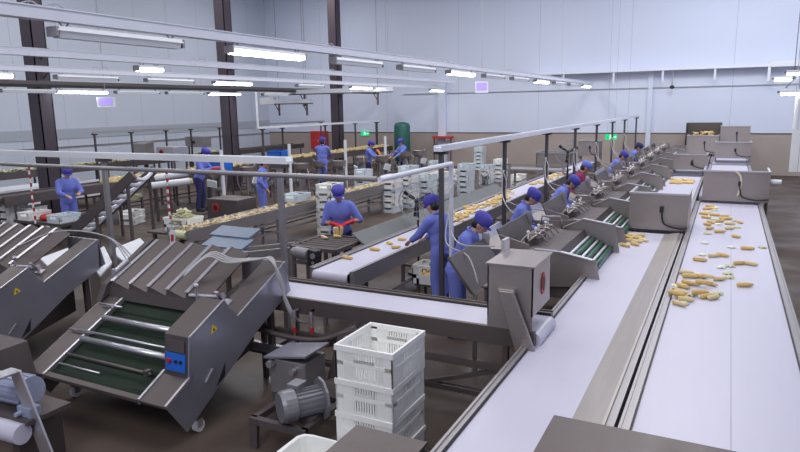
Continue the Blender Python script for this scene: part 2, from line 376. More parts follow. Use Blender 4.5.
# cross conveyor (runs along X)
def conveyor_x(lab, X0, X1, Y0, Y1, z, legs=True):
    t = conveyor('cross_conveyor', lab, 'conveyor', -(Y1-Y0)/2, (Y1-Y0)/2, 0, X1-X0, z, 'brownp', legs=legs, h=.10)
    t.location = (X0, (Y0+Y1)/2, 0); t.rotation_euler = (0, 0, -PI/2); return t
t = conveyor_x('white cross conveyor running from the foreground husker to the steel box over the middle belt', -4.75, -1.44, 5.42, 5.98, .97)
MB().box(-.36, -.30, .05, 3.2, .84, .88).build('lower_rail', 'brownp', t)
b = MB(); b.box(.30, .36, 0, 3.2, .58, .63); b.box(.30, .36, 0, 3.2, .30, .35); b.beam((.33, .3, .32), (.33, 1.3, .58), .04, .04); b.beam((.33, 2.2, .32), (.33, 3.0, .58), .04, .04); b.build('brace', 'brownp', t)
# steel hood over cross conveyor
t = thing('steel_hood', 'grey steel box with a red-ringed oval hole over the end of the cross conveyor', 'machine cover', (-1.86, 5.36, 1.10))
b = MB(); W, D, Hh = .42, .62, .49
b.box(0, W, 0, .012, -.12, Hh); b.box(0, .012, 0, D, 0, Hh); b.box(W-.012, W, 0, D, .04, Hh); b.box(0, W, D-.012, D, .1, Hh)
b.prism([(0, -.12), (W, -.12), (W, -.2), (W*.5, -.2), (0, -.12)], 'y', 0, .01)
b.build('housing', 'steel', t)
MB().box(-.015, W+.015, -.015, D+.015, Hh, Hh+.014).build('lid', 'steel', t)
b = MB(); n = 24
for r0, r1, x, mi in ((.0, .055, W+.004, 0),):
    pts = [(W+.004, .34+.07*math.cos(2*PI*k/n), .27+.105*math.sin(2*PI*k/n)) for k in range(n)]
    pts2 = [(W+.009, q[1], q[2]) for q in pts]; b.add(pts+pts2, [tuple(range(n-1, -1, -1)), tuple(range(n, 2*n))]+[(k, (k+1) % n, n+(k+1) % n, n+k) for k in range(n)])
b.build('hole_ring', 'redp', t)
b = MB(); pts = [(W+.007, .34+.042*math.cos(2*PI*k/n), .27+.068*math.sin(2*PI*k/n)) for k in range(n)]; pts2 = [(W+.013, q[1], q[2]) for q in pts]
b.add(pts+pts2, [tuple(range(n-1, -1, -1)), tuple(range(n, 2*n))]+[(k, (k+1) % n, n+(k+1) % n, n+k) for k in range(n)]); b.build('hole', 'black', t)
b = MB(); b.prism([(.13, .28), (.27, .28), (.47, -.24), (.44, -.32), (.31, -.32)], 'y', -.09, -.05); b.box(.11, .27, -.06, 0, .24, .29); b.build('support_arm', 'steel', t, bevel=.008)
b = MB(); b.cyl((.40, -.1, -.29), (.40, .05, -.29), .03); b.build('pivot', 'steeld', t)
MB().box(-.02, .01, .45, .62, .49, .62).build('top_flap', 'steelb', t)
# hoods over wide belts
def hood(lab, X0, X1, Y, zb, zt, depth=.9, wire=True, curtain=False, side=None, name='belt_hood'):
    t = thing(name, lab, 'machine cover', ((X0+X1)/2, Y, 0), 0, 'steel hoods across the wide belts'); W = (X1-X0)/2
    MB().box(-W, W, 0, .02, zb, zt).build('front_plate', 'steel', t, bevel=.004)
    b = MB(); b.box(-W, -W+.02, .02, depth, zb-.1, zt); b.box(W-.02, W, .02, depth, zb-.35, zt); b.build('side_plate', 'steel', t)
    b = MB(); b.box(-W-.01, W+.01, -.03, .05, zt, zt+.03); b.box(-W-.01, -W+.03, 0, depth, zt, zt+.02); b.box(W-.03, W+.01, 0, depth, zt, zt+.02); b.build('rim', 'steelb', t)
    b = MB(); b.prism([(.05, zt-.02), (depth, zb+.25), (depth, zb+.23), (.05, zt-.04)], 'x', -W+.02, W-.02); b.build('inner_slide', 'steel', t)
    if wire:
        x = W*.12 if not curtain else W*.12
        b = MB(); b.tube([(x, -.05, zt-.22), (x+.01, -.07, zb+.28), (x+.06, -.08, zb+.12), (x+.3, -.08, zb+.06), (W, -.07, zb+.08)], .014, 8); b.build('power_cable', 'black', t)
        MB().obox((x, -.03, zt-.24), (.06, .06, .1)).build('cable_gland', 'black', t)
    for s in (-1, 1): MB().box(s*(W-.03)-.02, s*(W-.03)+.02, .4, .45, 0, zb).build('leg', 'steel', t)
    return t
hood('steel hood plate across the middle white belt, nearest of the hoods', -1.42, -.50, 11.35, .89, 1.49)
hd = hood('tall wide steel hood plate across the right white belt, with a pale curved curtain edge', -.42, .84, 15.25, .89, 1.52, 1.0)
MB().tube([(-.02, -.03, 1.54), (.08, -.04, 1.44), (.10, -.04, 1.25), (.05, -.04, 1.0)], .022, 8).build('curtain_edge', mat('pale_curtain_edge', (.70, .62, .48), .5), hd, smooth=True)
MB().cyl((.63, .3, 1.3), (.85, .3, 1.3), .06).build('side_roller', 'white', hd)
hood('low steel hood plate across the middle belt, second from the camera', -1.36, -.48, 19.85, 1.1, 1.52)
hood('steel hood across the right belt far back, second from the camera', -.36, .70, 23.7, 1.15, 1.66)
hood('tall steel hood at the far end of the middle belt, heaped with corn on top', -1.36, -.30, 26.2, 1.1, 1.75)
hood('tall steel hood at the far end of the right belt against the back wall', -.28, .72, 27.4, 1.3, 2.05)
ff = thing('feed_hopper', 'steel feed hopper with dark interior standing at the far end of the belts', 'hopper', (-.85, 28.6, 0), 0)
b = MB(); b.box(-.7, .6, 0, .03, 1.1, 1.75); b.box(-.7, -.67, 0, .8, .6, 2.15); b.box(.57, .6, 0, .8, .6, 2.15); b.box(-.7, .6, .77, .8, .6, 2.15); b.build('hopper_wall', 'steeld', ff)
MB().box(-.67, .57, .03, .77, 1.2, 1.25).build('hopper_floor', 'steeld', ff)
for sx in (-.68, .58):
    for sy in (.02, .78): MB().box(sx-.03, sx+.03, sy-.03, sy+.03, 0, 1.1).build('leg', 'frame', ff)
# near hoods at the bottom edge (tops of feeder housings)
def plate_box(lab, x0, x1, y0, y1, z):
    t = thing('feeder_cover', lab, 'machine cover', ((x0+x1)/2, (y0+y1)/2, 0), 0, 'brown-grey covers at the bottom edge'); a = (x1-x0)/2; c = (y1-y0)/2
    MB().box(-a, a, -c, c, z-.02, z).build('top_plate', 'brownp', t, bevel=.004)
    b = MB(); b.box(-a+.01, a-.01, c-.03, c-.015, z-.22, z-.02); b.box(-a+.01, -a+.025, -c, c-.03, z-.22, z-.02); b.box(a-.025, a-.01, -c, c-.03, z-.22, z-.02); b.build('skirt', 'brownp', t)
    for sx in (-a+.04, a-.04):
        for sy in (-c+.06, c-.06): MB().box(sx-.02, sx+.02, sy-.02, sy+.02, .9 if 0 else 0, z-.2).build('leg', 'frame', t)
    return t
plate_box('flat brown-grey feeder cover over the two wide belts at the bottom edge', -.84, .83, 2.6, 3.68, 1.12)
plate_box('flat dark feeder cover beside the stacked white crates at the bottom edge', -2.08, -1.56, 2.5, 3.38, .92)
# ================================================================== CORN
def cobmesh(name, L, r, m):
    b = MB(); n = 14; k = 15; v = []; f = []
    for i in range(k):
        t = i/(k-1); x = (t-.5)*L
        rr = r*(1-.55*max(0, (t-.55)/.45)**1.8)*(1-.35*max(0, (.12-t)/.12)**2)
        if i in (0, k-1): rr *= .55
        for j in range(n):
            a = 2*PI*(j+.5*(i % 2))/n; q = rr*(1+.05*(1 if j % 2 else -1)); v.append((x, q*math.cos(a), q*math.sin(a)))
    for i in range(k-1):
        for j in range(n): f.append((i*n+j, i*n+(j+1) % n, (i+1)*n+(j+1) % n, (i+1)*n+j))
    f += [tuple(range(n-1, -1, -1)), tuple(range((k-1)*n, k*n))]
    return b.add(v, f).mesh(name, m, True)
cobs = [cobmesh('corn_cob', .19, .028, 'corn'), cobmesh('corn_cob', .17, .026, 'cornp'), cobmesh('corn_cob', .15, .025, 'corn')]
def scrap():
    b = MB(); n = 7
    for q in range(3):
        a = q*1.1; R = Euler((0, 0, a)).to_matrix(); v = []
        for i in range(n):
            t = i/(n-1); wd = .022*math.sin(PI*(.12+.8*t)); z = .004+.02*math.sin(PI*t)
            v += [R @ Vector((t*.13-.06, -wd, z)), R @ Vector((t*.13-.06, 0, z+.012)), R @ Vector((t*.13-.06, wd, z))]
        v += [p-Vector((0, 0, .003)) for p in v]; N = 3*n
        f = []
        for i in range(n-1):
            for j in (0, 1): f += [(i*3+j, i*3+j+1, i*3+j+4, i*3+j+3), (N+i*3+j, N+i*3+j+3, N+i*3+j+4, N+i*3+j+1)]
        b.add(v, f)
    return b
scr = [scrap().mesh('husk_scrap', 'huskw', True), scrap().mesh('husk_scrap', 'husk', True)]
def cob(x, y, z, lab, grp, a=None, k=None, tilt=0, sc=1):
    k = rnd.choice((0, 0, 1, 2)) if k is None else k
    o = bpy.data.objects.new('corn_cob', cobs[k]); C.objects.link(o)
    o.location = (x, y, z+.026*sc); o.rotation_euler = (rnd.uniform(0, 6), tilt, rnd.uniform(-.9, .9) if a is None else a); o.scale = (sc,)*3
    return tag(o, lab, 'corn cob', grp)
def huskp(x, y, z, lab, grp, k=None):
    o = bpy.data.objects.new('husk_scrap', scr[rnd.randint(0, 1) if k is None else k]); C.objects.link(o)
    o.location = (x, y, z); o.rotation_euler = (0, 0, rnd.uniform(0, 6)); return tag(o, lab, 'husk', grp)
near = [(480, 25), (545, 45), (590, 93), (455, 122), (400, 138), (490, 120), (560, 152), (605, 155), (345, 190), (400, 205), (430, 215), (375, 235), (445, 235), (480, 215), (350, 240), (312, 262), (330, 290), (345, 298), (318, 315), (305, 285), (430, 285), (400, 280), (455, 290), (580, 240), (520, 12), (440, 12), (330, 245), (360, 205), (415, 240), (325, 270)]
for zx, zy in near:
    p = PZ(600+zx/4, 226+zy/4, .87); lone = (zx, zy) in ((580, 240), (590, 93), (545, 45))
    lab = {(580, 240): 'single yellow corn cob lying alone on the right belt, nearest the right rail', (590, 93): 'single straight yellow cob right of the belt centre, above the paired cobs', (545, 45): 'yellow cob lying skewed just right of the centre seam of the right belt, farther back'}.get((zx, zy), 'yellow corn cob in the loose scatter on the near right belt')
    cob(p.x, p.y, .86 + (.03 if 300 < zx < 460 and 195 < zy < 300 and rnd.random() < .35 else 0), lab, 'corn cobs scattered on the right belt', {(545, 45): -.5, (580, 240): .4}.get((zx, zy)))
for zx, zy in ((520, 160), (515, 205), (420, 68), (485, 165), (525, 85), (650, 85), (600, 150), (390, 195), (470, 270), (365, 275), (300, 240), (410, 115), (430, 30), (550, 5), (510, 190), (335, 310)):
    p = PZ(600+zx/4, 226+zy/4, .87); huskp(p.x, p.y, .861, 'scrap of pale corn husk among the cobs on the right belt', 'husk scraps on the right belt')
for zx, zy in ((440, 375), (430, 400), (460, 410), (445, 440), (500, 415), (430, 385), (415, 405), (480, 435), (510, 425), (560, 440), (425, 420), (450, 385), (520, 445), (490, 425), (430, 448)):
    p = PZ(600+zx/4, 113+zy/4, .87)
    cob(p.x, min(p.y, 15.0), .86, 'yellow corn cob in the cluster just in front of the tall steel hood', 'corn cobs in front of the tall hood')
    if rnd.random() < .5: huskp(p.x+.12, min(p.y, 15.)-.1, .861, 'scrap of pale husk in front of the tall steel hood', 'husk scraps by the tall hood')
for k in range(26):
    cob(rnd.gauss(.0, .2), rnd.uniform(17.3, 21.5), .93, 'yellow corn cob on the far right belt beyond the tall hood', 'corn cobs beyond the tall hood')
for zx, zy in ((130, 40), (150, 50), (120, 60), (140, 75), (100, 80), (175, 60), (160, 42), (115, 48), (150, 65)):
    p = PZ(600+zx/4, 226+zy/4, .87); cob(p.x, p.y, .86, 'yellow corn cob in the small clump on the middle belt before the first hood', 'corn cobs on the near middle belt')
for k in range(22):
    p = PZ(rnd.uniform(672, 696), rnd.uniform(179, 184), .94); cob(min(p.x, -.78), p.y, .93, 'yellow corn cob in the clump on the middle belt beyond the first hood', 'corn cobs on the far middle belt')
for zx, zy in ((343, 258), (375, 250), (390, 244), (396, 248), (402, 240)):
    p = PZ(zx, zy, .87)
    cob(min(max(p.x, -4.75), -4.4), p.y, .86, {343: 'corn cob lying alone at the near end of the inspection belt', 375: 'corn cob halfway between the belt end and the standing worker, on the inspection belt'}.get(zx, 'corn cob on the inspection belt just left of the worker with his back turned'), 'first corn cobs on the inspection belt')
for k in range(75):
    y = rnd.uniform(10.3, 15.2); z = .86+(.03 if rnd.random() < .3 else 0)
    cob(-4.58+rnd.gauss(0, .10), y, z, 'corn cob in the long pile in the middle of the inspection belt', 'corn cobs piled on the inspection belt', rnd.uniform(0, 3))
for k in range(24):
    cob(-4.56+rnd.gauss(0, .1), rnd.uniform(17, 19.6), .86, 'corn cob in the far pile near the pedestal fan on the inspection belt', 'far corn cobs on the inspection belt', rnd.uniform(0, 3))
for k in range(26):
    cob(-.85+rnd.uniform(-.42, .3), 26.5+rnd.uniform(0, .5), 1.75+rnd.uniform(-.02, .12), 'corn cob heaped on top of the far hood', 'corn cobs heaped on the far hood', rnd.uniform(0, 3))
MB().prism([(-.45, 0), (-.40, .06), (.35, .06), (.4, 0)], 'y', 0, .8).build('corn_shelf', 'steeld', bpy.data.objects['feed_hopper'], (0, -1.9, 1.68))
# ================================================================== CRATES
def cratemesh(w_, d, h, ns, m, fine=False):
    b = MB(); t = .014
    b.box(-w_/2+.02, w_/2-.02, -d/2+.02, d/2-.02, .005, .015)
    for (z0, z1, ex) in ((0, h*.14, -.006), (h*.84, h, .006), (h*.45, h*.56, 0) if fine else (h*.3, h*.5, 0)):
        b.box(-w_/2-ex, w_/2+ex, -d/2-ex, -d/2+t, z0, z1); b.box(-w_/2-ex, w_/2+ex, d/2-t, d/2+ex, z0, z1)
        b.box(-w_/2-ex, -w_/2+t, -d/2+t, d/2-t, z0, z1); b.box(w_/2-t, w_/2+ex, -d/2+t, d/2-t, z0, z1)
    for sx in (-1, 1):
        for sy in (-1, 1):
            cx = sx*(w_/2); cy = sy*(d/2); e = .07
            b.box(min(cx, cx-sx*e), max(cx, cx-sx*e), min(cy, cy-sy*t), max(cy, cy-sy*t), 0, h*.9)
            b.box(min(cx, cx-sx*t), max(cx, cx-sx*t), min(cy, cy-sy*e), max(cy, cy-sy*e), 0, h*.9)
    def slats(L, n, put):
        for i in range(n):
            x = -L/2+.07+(L-.14)*(i+.5)/n
            if fine and (i < n*.2 or i > n*.8): wd = (L-.14)/n*.5+.001
            else: wd = (L-.14)/n*(.33 if fine else .40)
            put(x-wd, x+wd)
    for sy in (-1, 1):
        y0, y1 = (-d/2+.002, -d/2+t-.003) if sy < 0 else (d/2-t+.003, d/2-.002)
        if not fine:
            b.box(-w_/2+.01, w_/2-.01, y0, y1, .0, h*.52); b.box(-w_/2+.01, -w_*.27, y0, y1, 0, h*.9); b.box(w_*.27, w_/2-.01, y0, y1, 0, h*.9)
            continue
        slats(w_, ns, lambda a, c: b.box(a, c, y0, y1, .01, h*.9))
        if fine: b.box(-w_*.18, w_*.18, y0, y1, h*.52, h*.66)
    for sx in (-1, 1):
        x0, x1 = (-w_/2+.002, -w_/2+t-.003) if sx < 0 else (w_/2-t+.003, w_/2-.002)
        slats(d, ns, lambda a, c: b.box(x0, x1, a, c, .01, h*.9))
    return b.mesh('plastic_crate', m)
CR = {'big': cratemesh(.52, .58, .29, 16, 'wplas', True), 'w': cratemesh(.42, .56, .18, 6, 'wplas'), 'b': cratemesh(.42, .56, .18, 6, 'wplas2')}
CH = {'big': .285, 'w': .178, 'b': .178}
ordn = ['topmost', 'second down', 'third down', 'fourth down', 'fifth down', 'sixth down', 'seventh down', 'eighth down']
def stack(x, y, n, desc, k='w', rz=0, z=0, cat='crate', alt=False):
    for i in range(n):
        kk = k if not alt or i % 3 else 'b'
        o = bpy.data.objects.new('plastic_crate', CR[kk]); C.objects.link(o)
        o.location = (x+rnd.uniform(-.006, .006), y+rnd.uniform(-.006, .006), z+i*CH[kk]); o.rotation_euler = (0, 0, rz+rnd.uniform(-.015, .015))
        col = 'pale blue' if kk == 'b' else 'white'
        tag(o, ('%s slotted plastic crate %s' % (col, desc)) if n == 1 else ('%s crate, %s in the stack %s' % (col, ordn[n-1-i], desc)), 'crate', 'crates '+desc)
stack(-2.43, 4.36, 4, 'in the foreground beside the motor', 'big')
p = PZ(325, 238, 0); stack(p.x-.05, p.y+.35, 7, 'right behind the worker in red gloves', 'w')
p = PZ(318, 200, .8)
for (px, py, n, k, desc) in ((388, 213, 6, 'w', 'at the left end of the aisle stacks'), (405, 208, 7, 'w', 'tallest in the aisle, second from left'),
        (424, 203, 5, 'b', 'half hidden behind the fan with black blades'), (437, 200, 5, 'w', 'just left of the white pipe bend'),
        (463, 196, 6, 'b', 'just right of the white pipe bend'), (432, 178, 4, 'w', 'behind the aisle stacks near the cutters'),
        (452, 184, 3, 'w', 'low between pipe bend and cutters'), (484, 184, 4, 'w', 'left of the round dark fan'), (498, 182, 5, 'w', 'right of the round dark fan'),
        (516, 190, 3, 'w', 'under the far grey table'), (360, 196, 5, 'b', 'between the rear conveyor and a bowl cutter'), (478, 170, 6, 'b', 'near the back wall under the rail start')):
    p = PZ(px, py, 0); stack(p.x, p.y+.28, n, desc, k, alt=True)
for px, py, n, desc in ((8, 238, 5, 'at the very left picture edge'), (27, 236, 4, 'at left just below the red cloth')):
    p = PZ(px, py, 0); stack(p.x, p.y+.2, n, desc, 'w', .1)
# ================================================================== BIG HUSKER
SL = .5
def zs(y): return .46+SL*y
def big_husker(lab, loc, sc=None):
    t = thing('corn_husker', lab, 'machine', loc, 0, 'large corn huskers in the foreground'); W = 1.95
    prof = [(0, .46), (.22, .12), (1.26, .75), (1.85, 1.02), (1.77, 1.36), (.98, .99), (.80, 1.21), (.33, .99), (.29, .62)]
    MB().prism(prof, 'x', W-.02, W).build('side_panel', 'panel', t, bevel=.004)
    MB().prism([(0, .46), (.22, .12), (1.26, .75), (1.85, 1.02), (1.77, 1.36), (1.0, .99), (.9, .91)], 'x', 0, .02).build('side_panel', 'steel', t, bevel=.004)
    # deck strips on the slope
    def strip(x0, x1, y0, y1, th=.02, dz=0, m='steel', nm='deck_strip', **k):
        b = MB(); v = []
        for x in (x0, x1):
            for y in (y0, y1):
                for q in (0, -th): v.append((x, y, zs(y)+dz+q))
        b.add(v, [(0, 2, 3, 1), (4, 5, 7, 6), (0, 1, 5, 4), (2, 6, 7, 3), (0, 4, 6, 2), (1, 3, 7, 5)]); return b.build(nm, m, t, **k)
    strip(.0, .29, 0, 1.02, .02, .0, 'steeld'); strip(1.62, 1.95, 0, .34, .02, 0, 'steeld'); 
    strip(.29, 1.62, 0, .045, .03, 0, 'steeld', 'front_lip')
    strip(.275, .30, 0, 1.0, .05, .012, 'steelb', 'edge_trim'); strip(1.60, 1.625, 0, .32, .05, .012, 'steelb', 'edge_trim'); strip(1.93, 1.955, 0, .3, .03, .012, 'steelb', 'edge_trim')
    strip(.29, 1.62, .04, 1.05, .02, -.06, 'dgreen', 'green_deck')
    for i in range(5):
        y = .12+.2*i; MB().cyl((.30, y, zs(y)-.085), (1.60, y, zs(y)-.085), .042, n=14).build('roller', 'dgreen', t, smooth=True)
    for y, r, x0, x1, m, dz in ((.13, .010, .36, .95, 'steelb', .02), (.22, .016, .36, 1.55, 'steeld', .04), (.42, .032, .34, 1.56, 'steelb', .03), (.50, .012, .2, 1.5, 'steelb', .04), (.70, .032, .34, 1.5, 'steelb', .03), (.85, .012, .1, .45, 'steelb', .04), (.5, .012, .05, .42, 'steelb', .03)):
        MB().cyl((x0, y, zs(y)+dz), (x1, y, zs(y)+dz), r, n=12).build('cross_bar', m, t, smooth=True)
    for y in (.22, .48): MB().obox((1.5, y, zs(y)+.04), (.05, .06, .06)).build('bar_clamp', 'steeld', t)
    # ridged cover
    b = MB(); prof = []; n = 5; x0, x1 = .10, 1.50
    for i in range(n):
        a = x0+(x1-x0)*i/n; c = x0+(x1-x0)*(i+1)/n; prof += [(a, 0), (a+.012, .065), (a+.045, .065), (c-.02, .0)]
    prof += [(x1, 0)]
    ya, yb = 1.02, 1.72; v = []
    for y in (ya, yb):
        for x, h in prof: v.append((x+(y-ya)*.0, y, zs(y)+.10+h))
    N = len(prof); f = [(i, i+1, N+i+1, N+i) for i in range(N-1)]
    v += [(x, y, zs(y)+.085) for y in (ya, yb) for x, h in prof]; f += [(2*N+i+1, 2*N+i, 3*N+i, 3*N+i+1) for i in range(N-1)]
    f += [(i+1, i, 2*N+i, 2*N+i+1) for i in range(N-1)]+[(N+i, N+i+1, 3*N+i+1, 3*N+i) for i in range(N-1)]
    b.add(v, f); b.build('ridged_cover', 'steeld', t)
    b = MB()
    for i in range(n):
        a = x0+(x1-x0)*i/n; b.beam((a+.028, ya-.01, zs(ya)+.17), (a+.028, yb-.02, zs(yb-.02)+.17), .05, .012)
    b.build('ridge_edge', 'steelb', t)
    MB().prism([(1.0, zs(1.0)-.02), (1.02, zs(1.02)+.10), (1.04, zs(1.04)+.10), (1.04, zs(1.04)-.02)], 'x', .05, 1.64).build('cover_fascia', 'steeld', t)
    MB().prism([(.9, zs(.9)+.02), (1.0, zs(1)+.14), (1.7, zs(1.7)+.18), (1.85, zs(1.85))], 'x', -.02, .06).build('cover_cheek', 'iron', t)
    b = MB(); b.obox((.06, 1.2, zs(1.2)+.2), (.05, .22, .03), (.46, 0, 0)); b.cyl((.06, 1.1, zs(1.1)+.12), (.06, 1.1, zs(1.1)+.24), .02); b.build('latch', 'steelb', t)
    # control housing
    MB().prism([(.29, .60), (.33, .985), (.80, 1.205), (.98, .985)], 'x', 1.64, W-.021).build('control_housing', 'steeld', t, bevel=.006)
    MB().beam((W+.0, .33, .99), (W+.0, .80, 1.21), .016, .012).build('edge_trim', 'steelb', t)
    cp = MB().obox((1.79, .297, .74), (.24, .012, .17), (-.1, 0, 0)).build('switch_panel', 'bluep', t, label='blue switch panel')
    b = MB(); b.cyl((1.72, .30, .75), (1.72, .27, .75), .022); b.build('red_button', 'redp', cp)
    MB().cyl((1.80, .30, .75), (1.80, .278, .75), .016).build('black_button', 'black', cp); MB().cyl((1.86, .30, .75), (1.86, .278, .75), .016).build('black_button', 'black', cp)
    MB().obox((1.79, .312, .89), (.22, .012, .11), (-.1, 0, 0)).build('display_panel', 'iron', t)
    # rear hump
    MB().prism([(.98, .985), (1.0, .80), (1.7, 1.1), (1.77, 1.355)], 'x', 1.66, W-.021).build('rear_housing', 'steeld', t)
    MB().prism([(1.0, .80), (1.0, .83), (1.8, 1.13), (1.8, 1.10)], 'x', 1.35, 1.66).build('recess_floor', 'iron', t)
    MB().beam((W, .99, 1.0), (W, 1.77, 1.365), .016, .012).build('edge_trim', 'steelb', t)
    MB().prism([(1.75, 1.0), (1.77, 1.36), (1.79, 1.36), (1.79, 1.0)], 'x', 1.35, W).build('rear_plate', 'steelb', t)
    b = MB(); b.beam((1.45, 1.0, 1.02), (1.62, 1.18, 1.12), .03, .05); b.beam((1.62, 1.05, 1.18), (1.62, 1.22, .98), .05, .02); b.obox((1.68, 1.12, 1.06), (.12, .08, .02), (.4, 0, 0)); b.build('bracket', 'steelb', t)
    b = MB(); b.ell((1.42, .98, 1.24), (.028, .028, .028), 12, 8); b.cyl((1.42, .98, 1.0), (1.42, .98, 1.24), .012); b.cyl((1.30, 1.0, 1.12), (1.6, 1.08, 1.12), .02); b.build('adjusting_knob', 'steelb', t)
    # warning sticker
    sy, sz_ = .64, .96
    b = MB(); b.prism([(sy-.045, sz_-.03), (sy+.045, sz_-.0), (sy-.012, sz_+.055)], 'x', W+.001, W+.004); b.build('warning_sticker', 'yel', t, label='yellow triangular warning sticker')
    b = MB(); b.prism([(sy-.012, sz_-.008), (sy+.012, sz_+.0), (sy-.006, sz_+.03)], 'x', W+.004, W+.006); b.build('sticker_mark', 'black', bpy.data.objects['warning_sticker'] if 0 else t)
    MB().prism([(.62, .40), (.74, .46), (.76, .60)], 'x', W+.001, W+.004).build('cut_out', 'black', t)
    MB().prism([(.48, .50), (.58, .60), (.59, .59), (.49, .49)], 'x', W, W+.012).build('handle_slot', 'steelb', t)
    for x in (.1, W-.1):
        for y in (.45, 1.6):
            lz = .12; leg = MB().box(x-.03, x+.03, y-.03, y+.03, lz, zs(y)-.25).build('leg', 'steeld', t)
            b = MB(); b.cyl((x-.025, y, .06), (x+.025, y, .06), .06, n=18); b.build('caster_wheel', 'cornp' if 0 else 'wplas', leg, smooth=False)
            b = MB(); b.box(x-.035, x-.028, y-.03, y+.03, .05, .13); b.box(x+.028, x+.035, y-.03, y+.03, .05, .13); b.build('caster_fork', 'steelb', leg)
    MB().prism([(.3, .25), (1.6, .85), (1.6, .4), (.5, .15)], 'x', .3, 1.6).build('belly_chute', 'iron', t)
    return t
big_husker('large steel corn husker in the centre-left foreground with green rollers and blue switch panel', (-6.15, 3.68, 0))
# hoses on husker
b = MB()
for k in range(4): b.tube([(-4.95-.02*k, 4.72+.02*k, 1.30), (-4.83, 4.95+.02*k, 1.47+.012*k), (-4.62, 5.02+.025*k, 1.41+.01*k), (-4.40, 5.22+.02*k, 1.42), (-4.25, 5.25+.02*k, 1.43), (-4.12-.012*k, 5.26, 1.25), (-4.10, 5.28+.01*k, 1.0), (-4.05+.015*k, 5.35, .78), (-3.95, 5.45, .70)], .011, 7)
tag(b.build('air_hose', 'hose', smooth=True), 'bundle of pale grey air hoses looping over the top of the centre husker', 'hose')
for i, (x, y) in enumerate(((-4.0, 5.3), (-3.82, 5.36))):
    t = thing('air_valve', 'small chrome air valve with red tip hanging under the %s' % ('hoses, left of the pair' if i == 0 else 'cross conveyor, right of the pair'), 'valve', (x, y, .62), 0, 'air valves')
    b = MB(); b.cyl((0, 0, 0), (0, 0, .22), .014); b.cyl((0, 0, .2), (0, 0, .26), .024); b.obox((.02, 0, .27), (.08, .02, .02), (0, -.5, 0)); b.build('valve_body', 'steelb', t)
    MB().cyl((0, 0, .02), (0, 0, .08), .021).build('red_collar', 'redp', t)
    MB().tube([(0, 0, 0), (.01, .0, -.2), (-.02, .02, -.4)], .008).build('tail_pipe', 'steelb', t)
s = PZ(17, 292, .96)
M2 = (s.x-1.95, s.y-.64, 0)
# second husker: copy of the first
dup(bpy.data.objects['corn_husker'], M2, None, 'large steel corn husker at the left picture edge, cut off by the frame', 'large corn huskers in the foreground')
b = MB(); mx, my = M2[0], M2[1]
for k in range(3): b.tube([(mx+1.3, my+1.1+.04*k, 1.35), (mx+1.6, my+1.5, 1.5), (mx+1.95, my+1.9, 1.38), (mx+2.3, my+1.9+.05*k, 1.1), (mx+2.7, my+1.7, .9)], .009, 7)
tag(b.build('air_hose', 'hose', smooth=True), 'dark hoses trailing behind the husker at the left edge', 'hose')
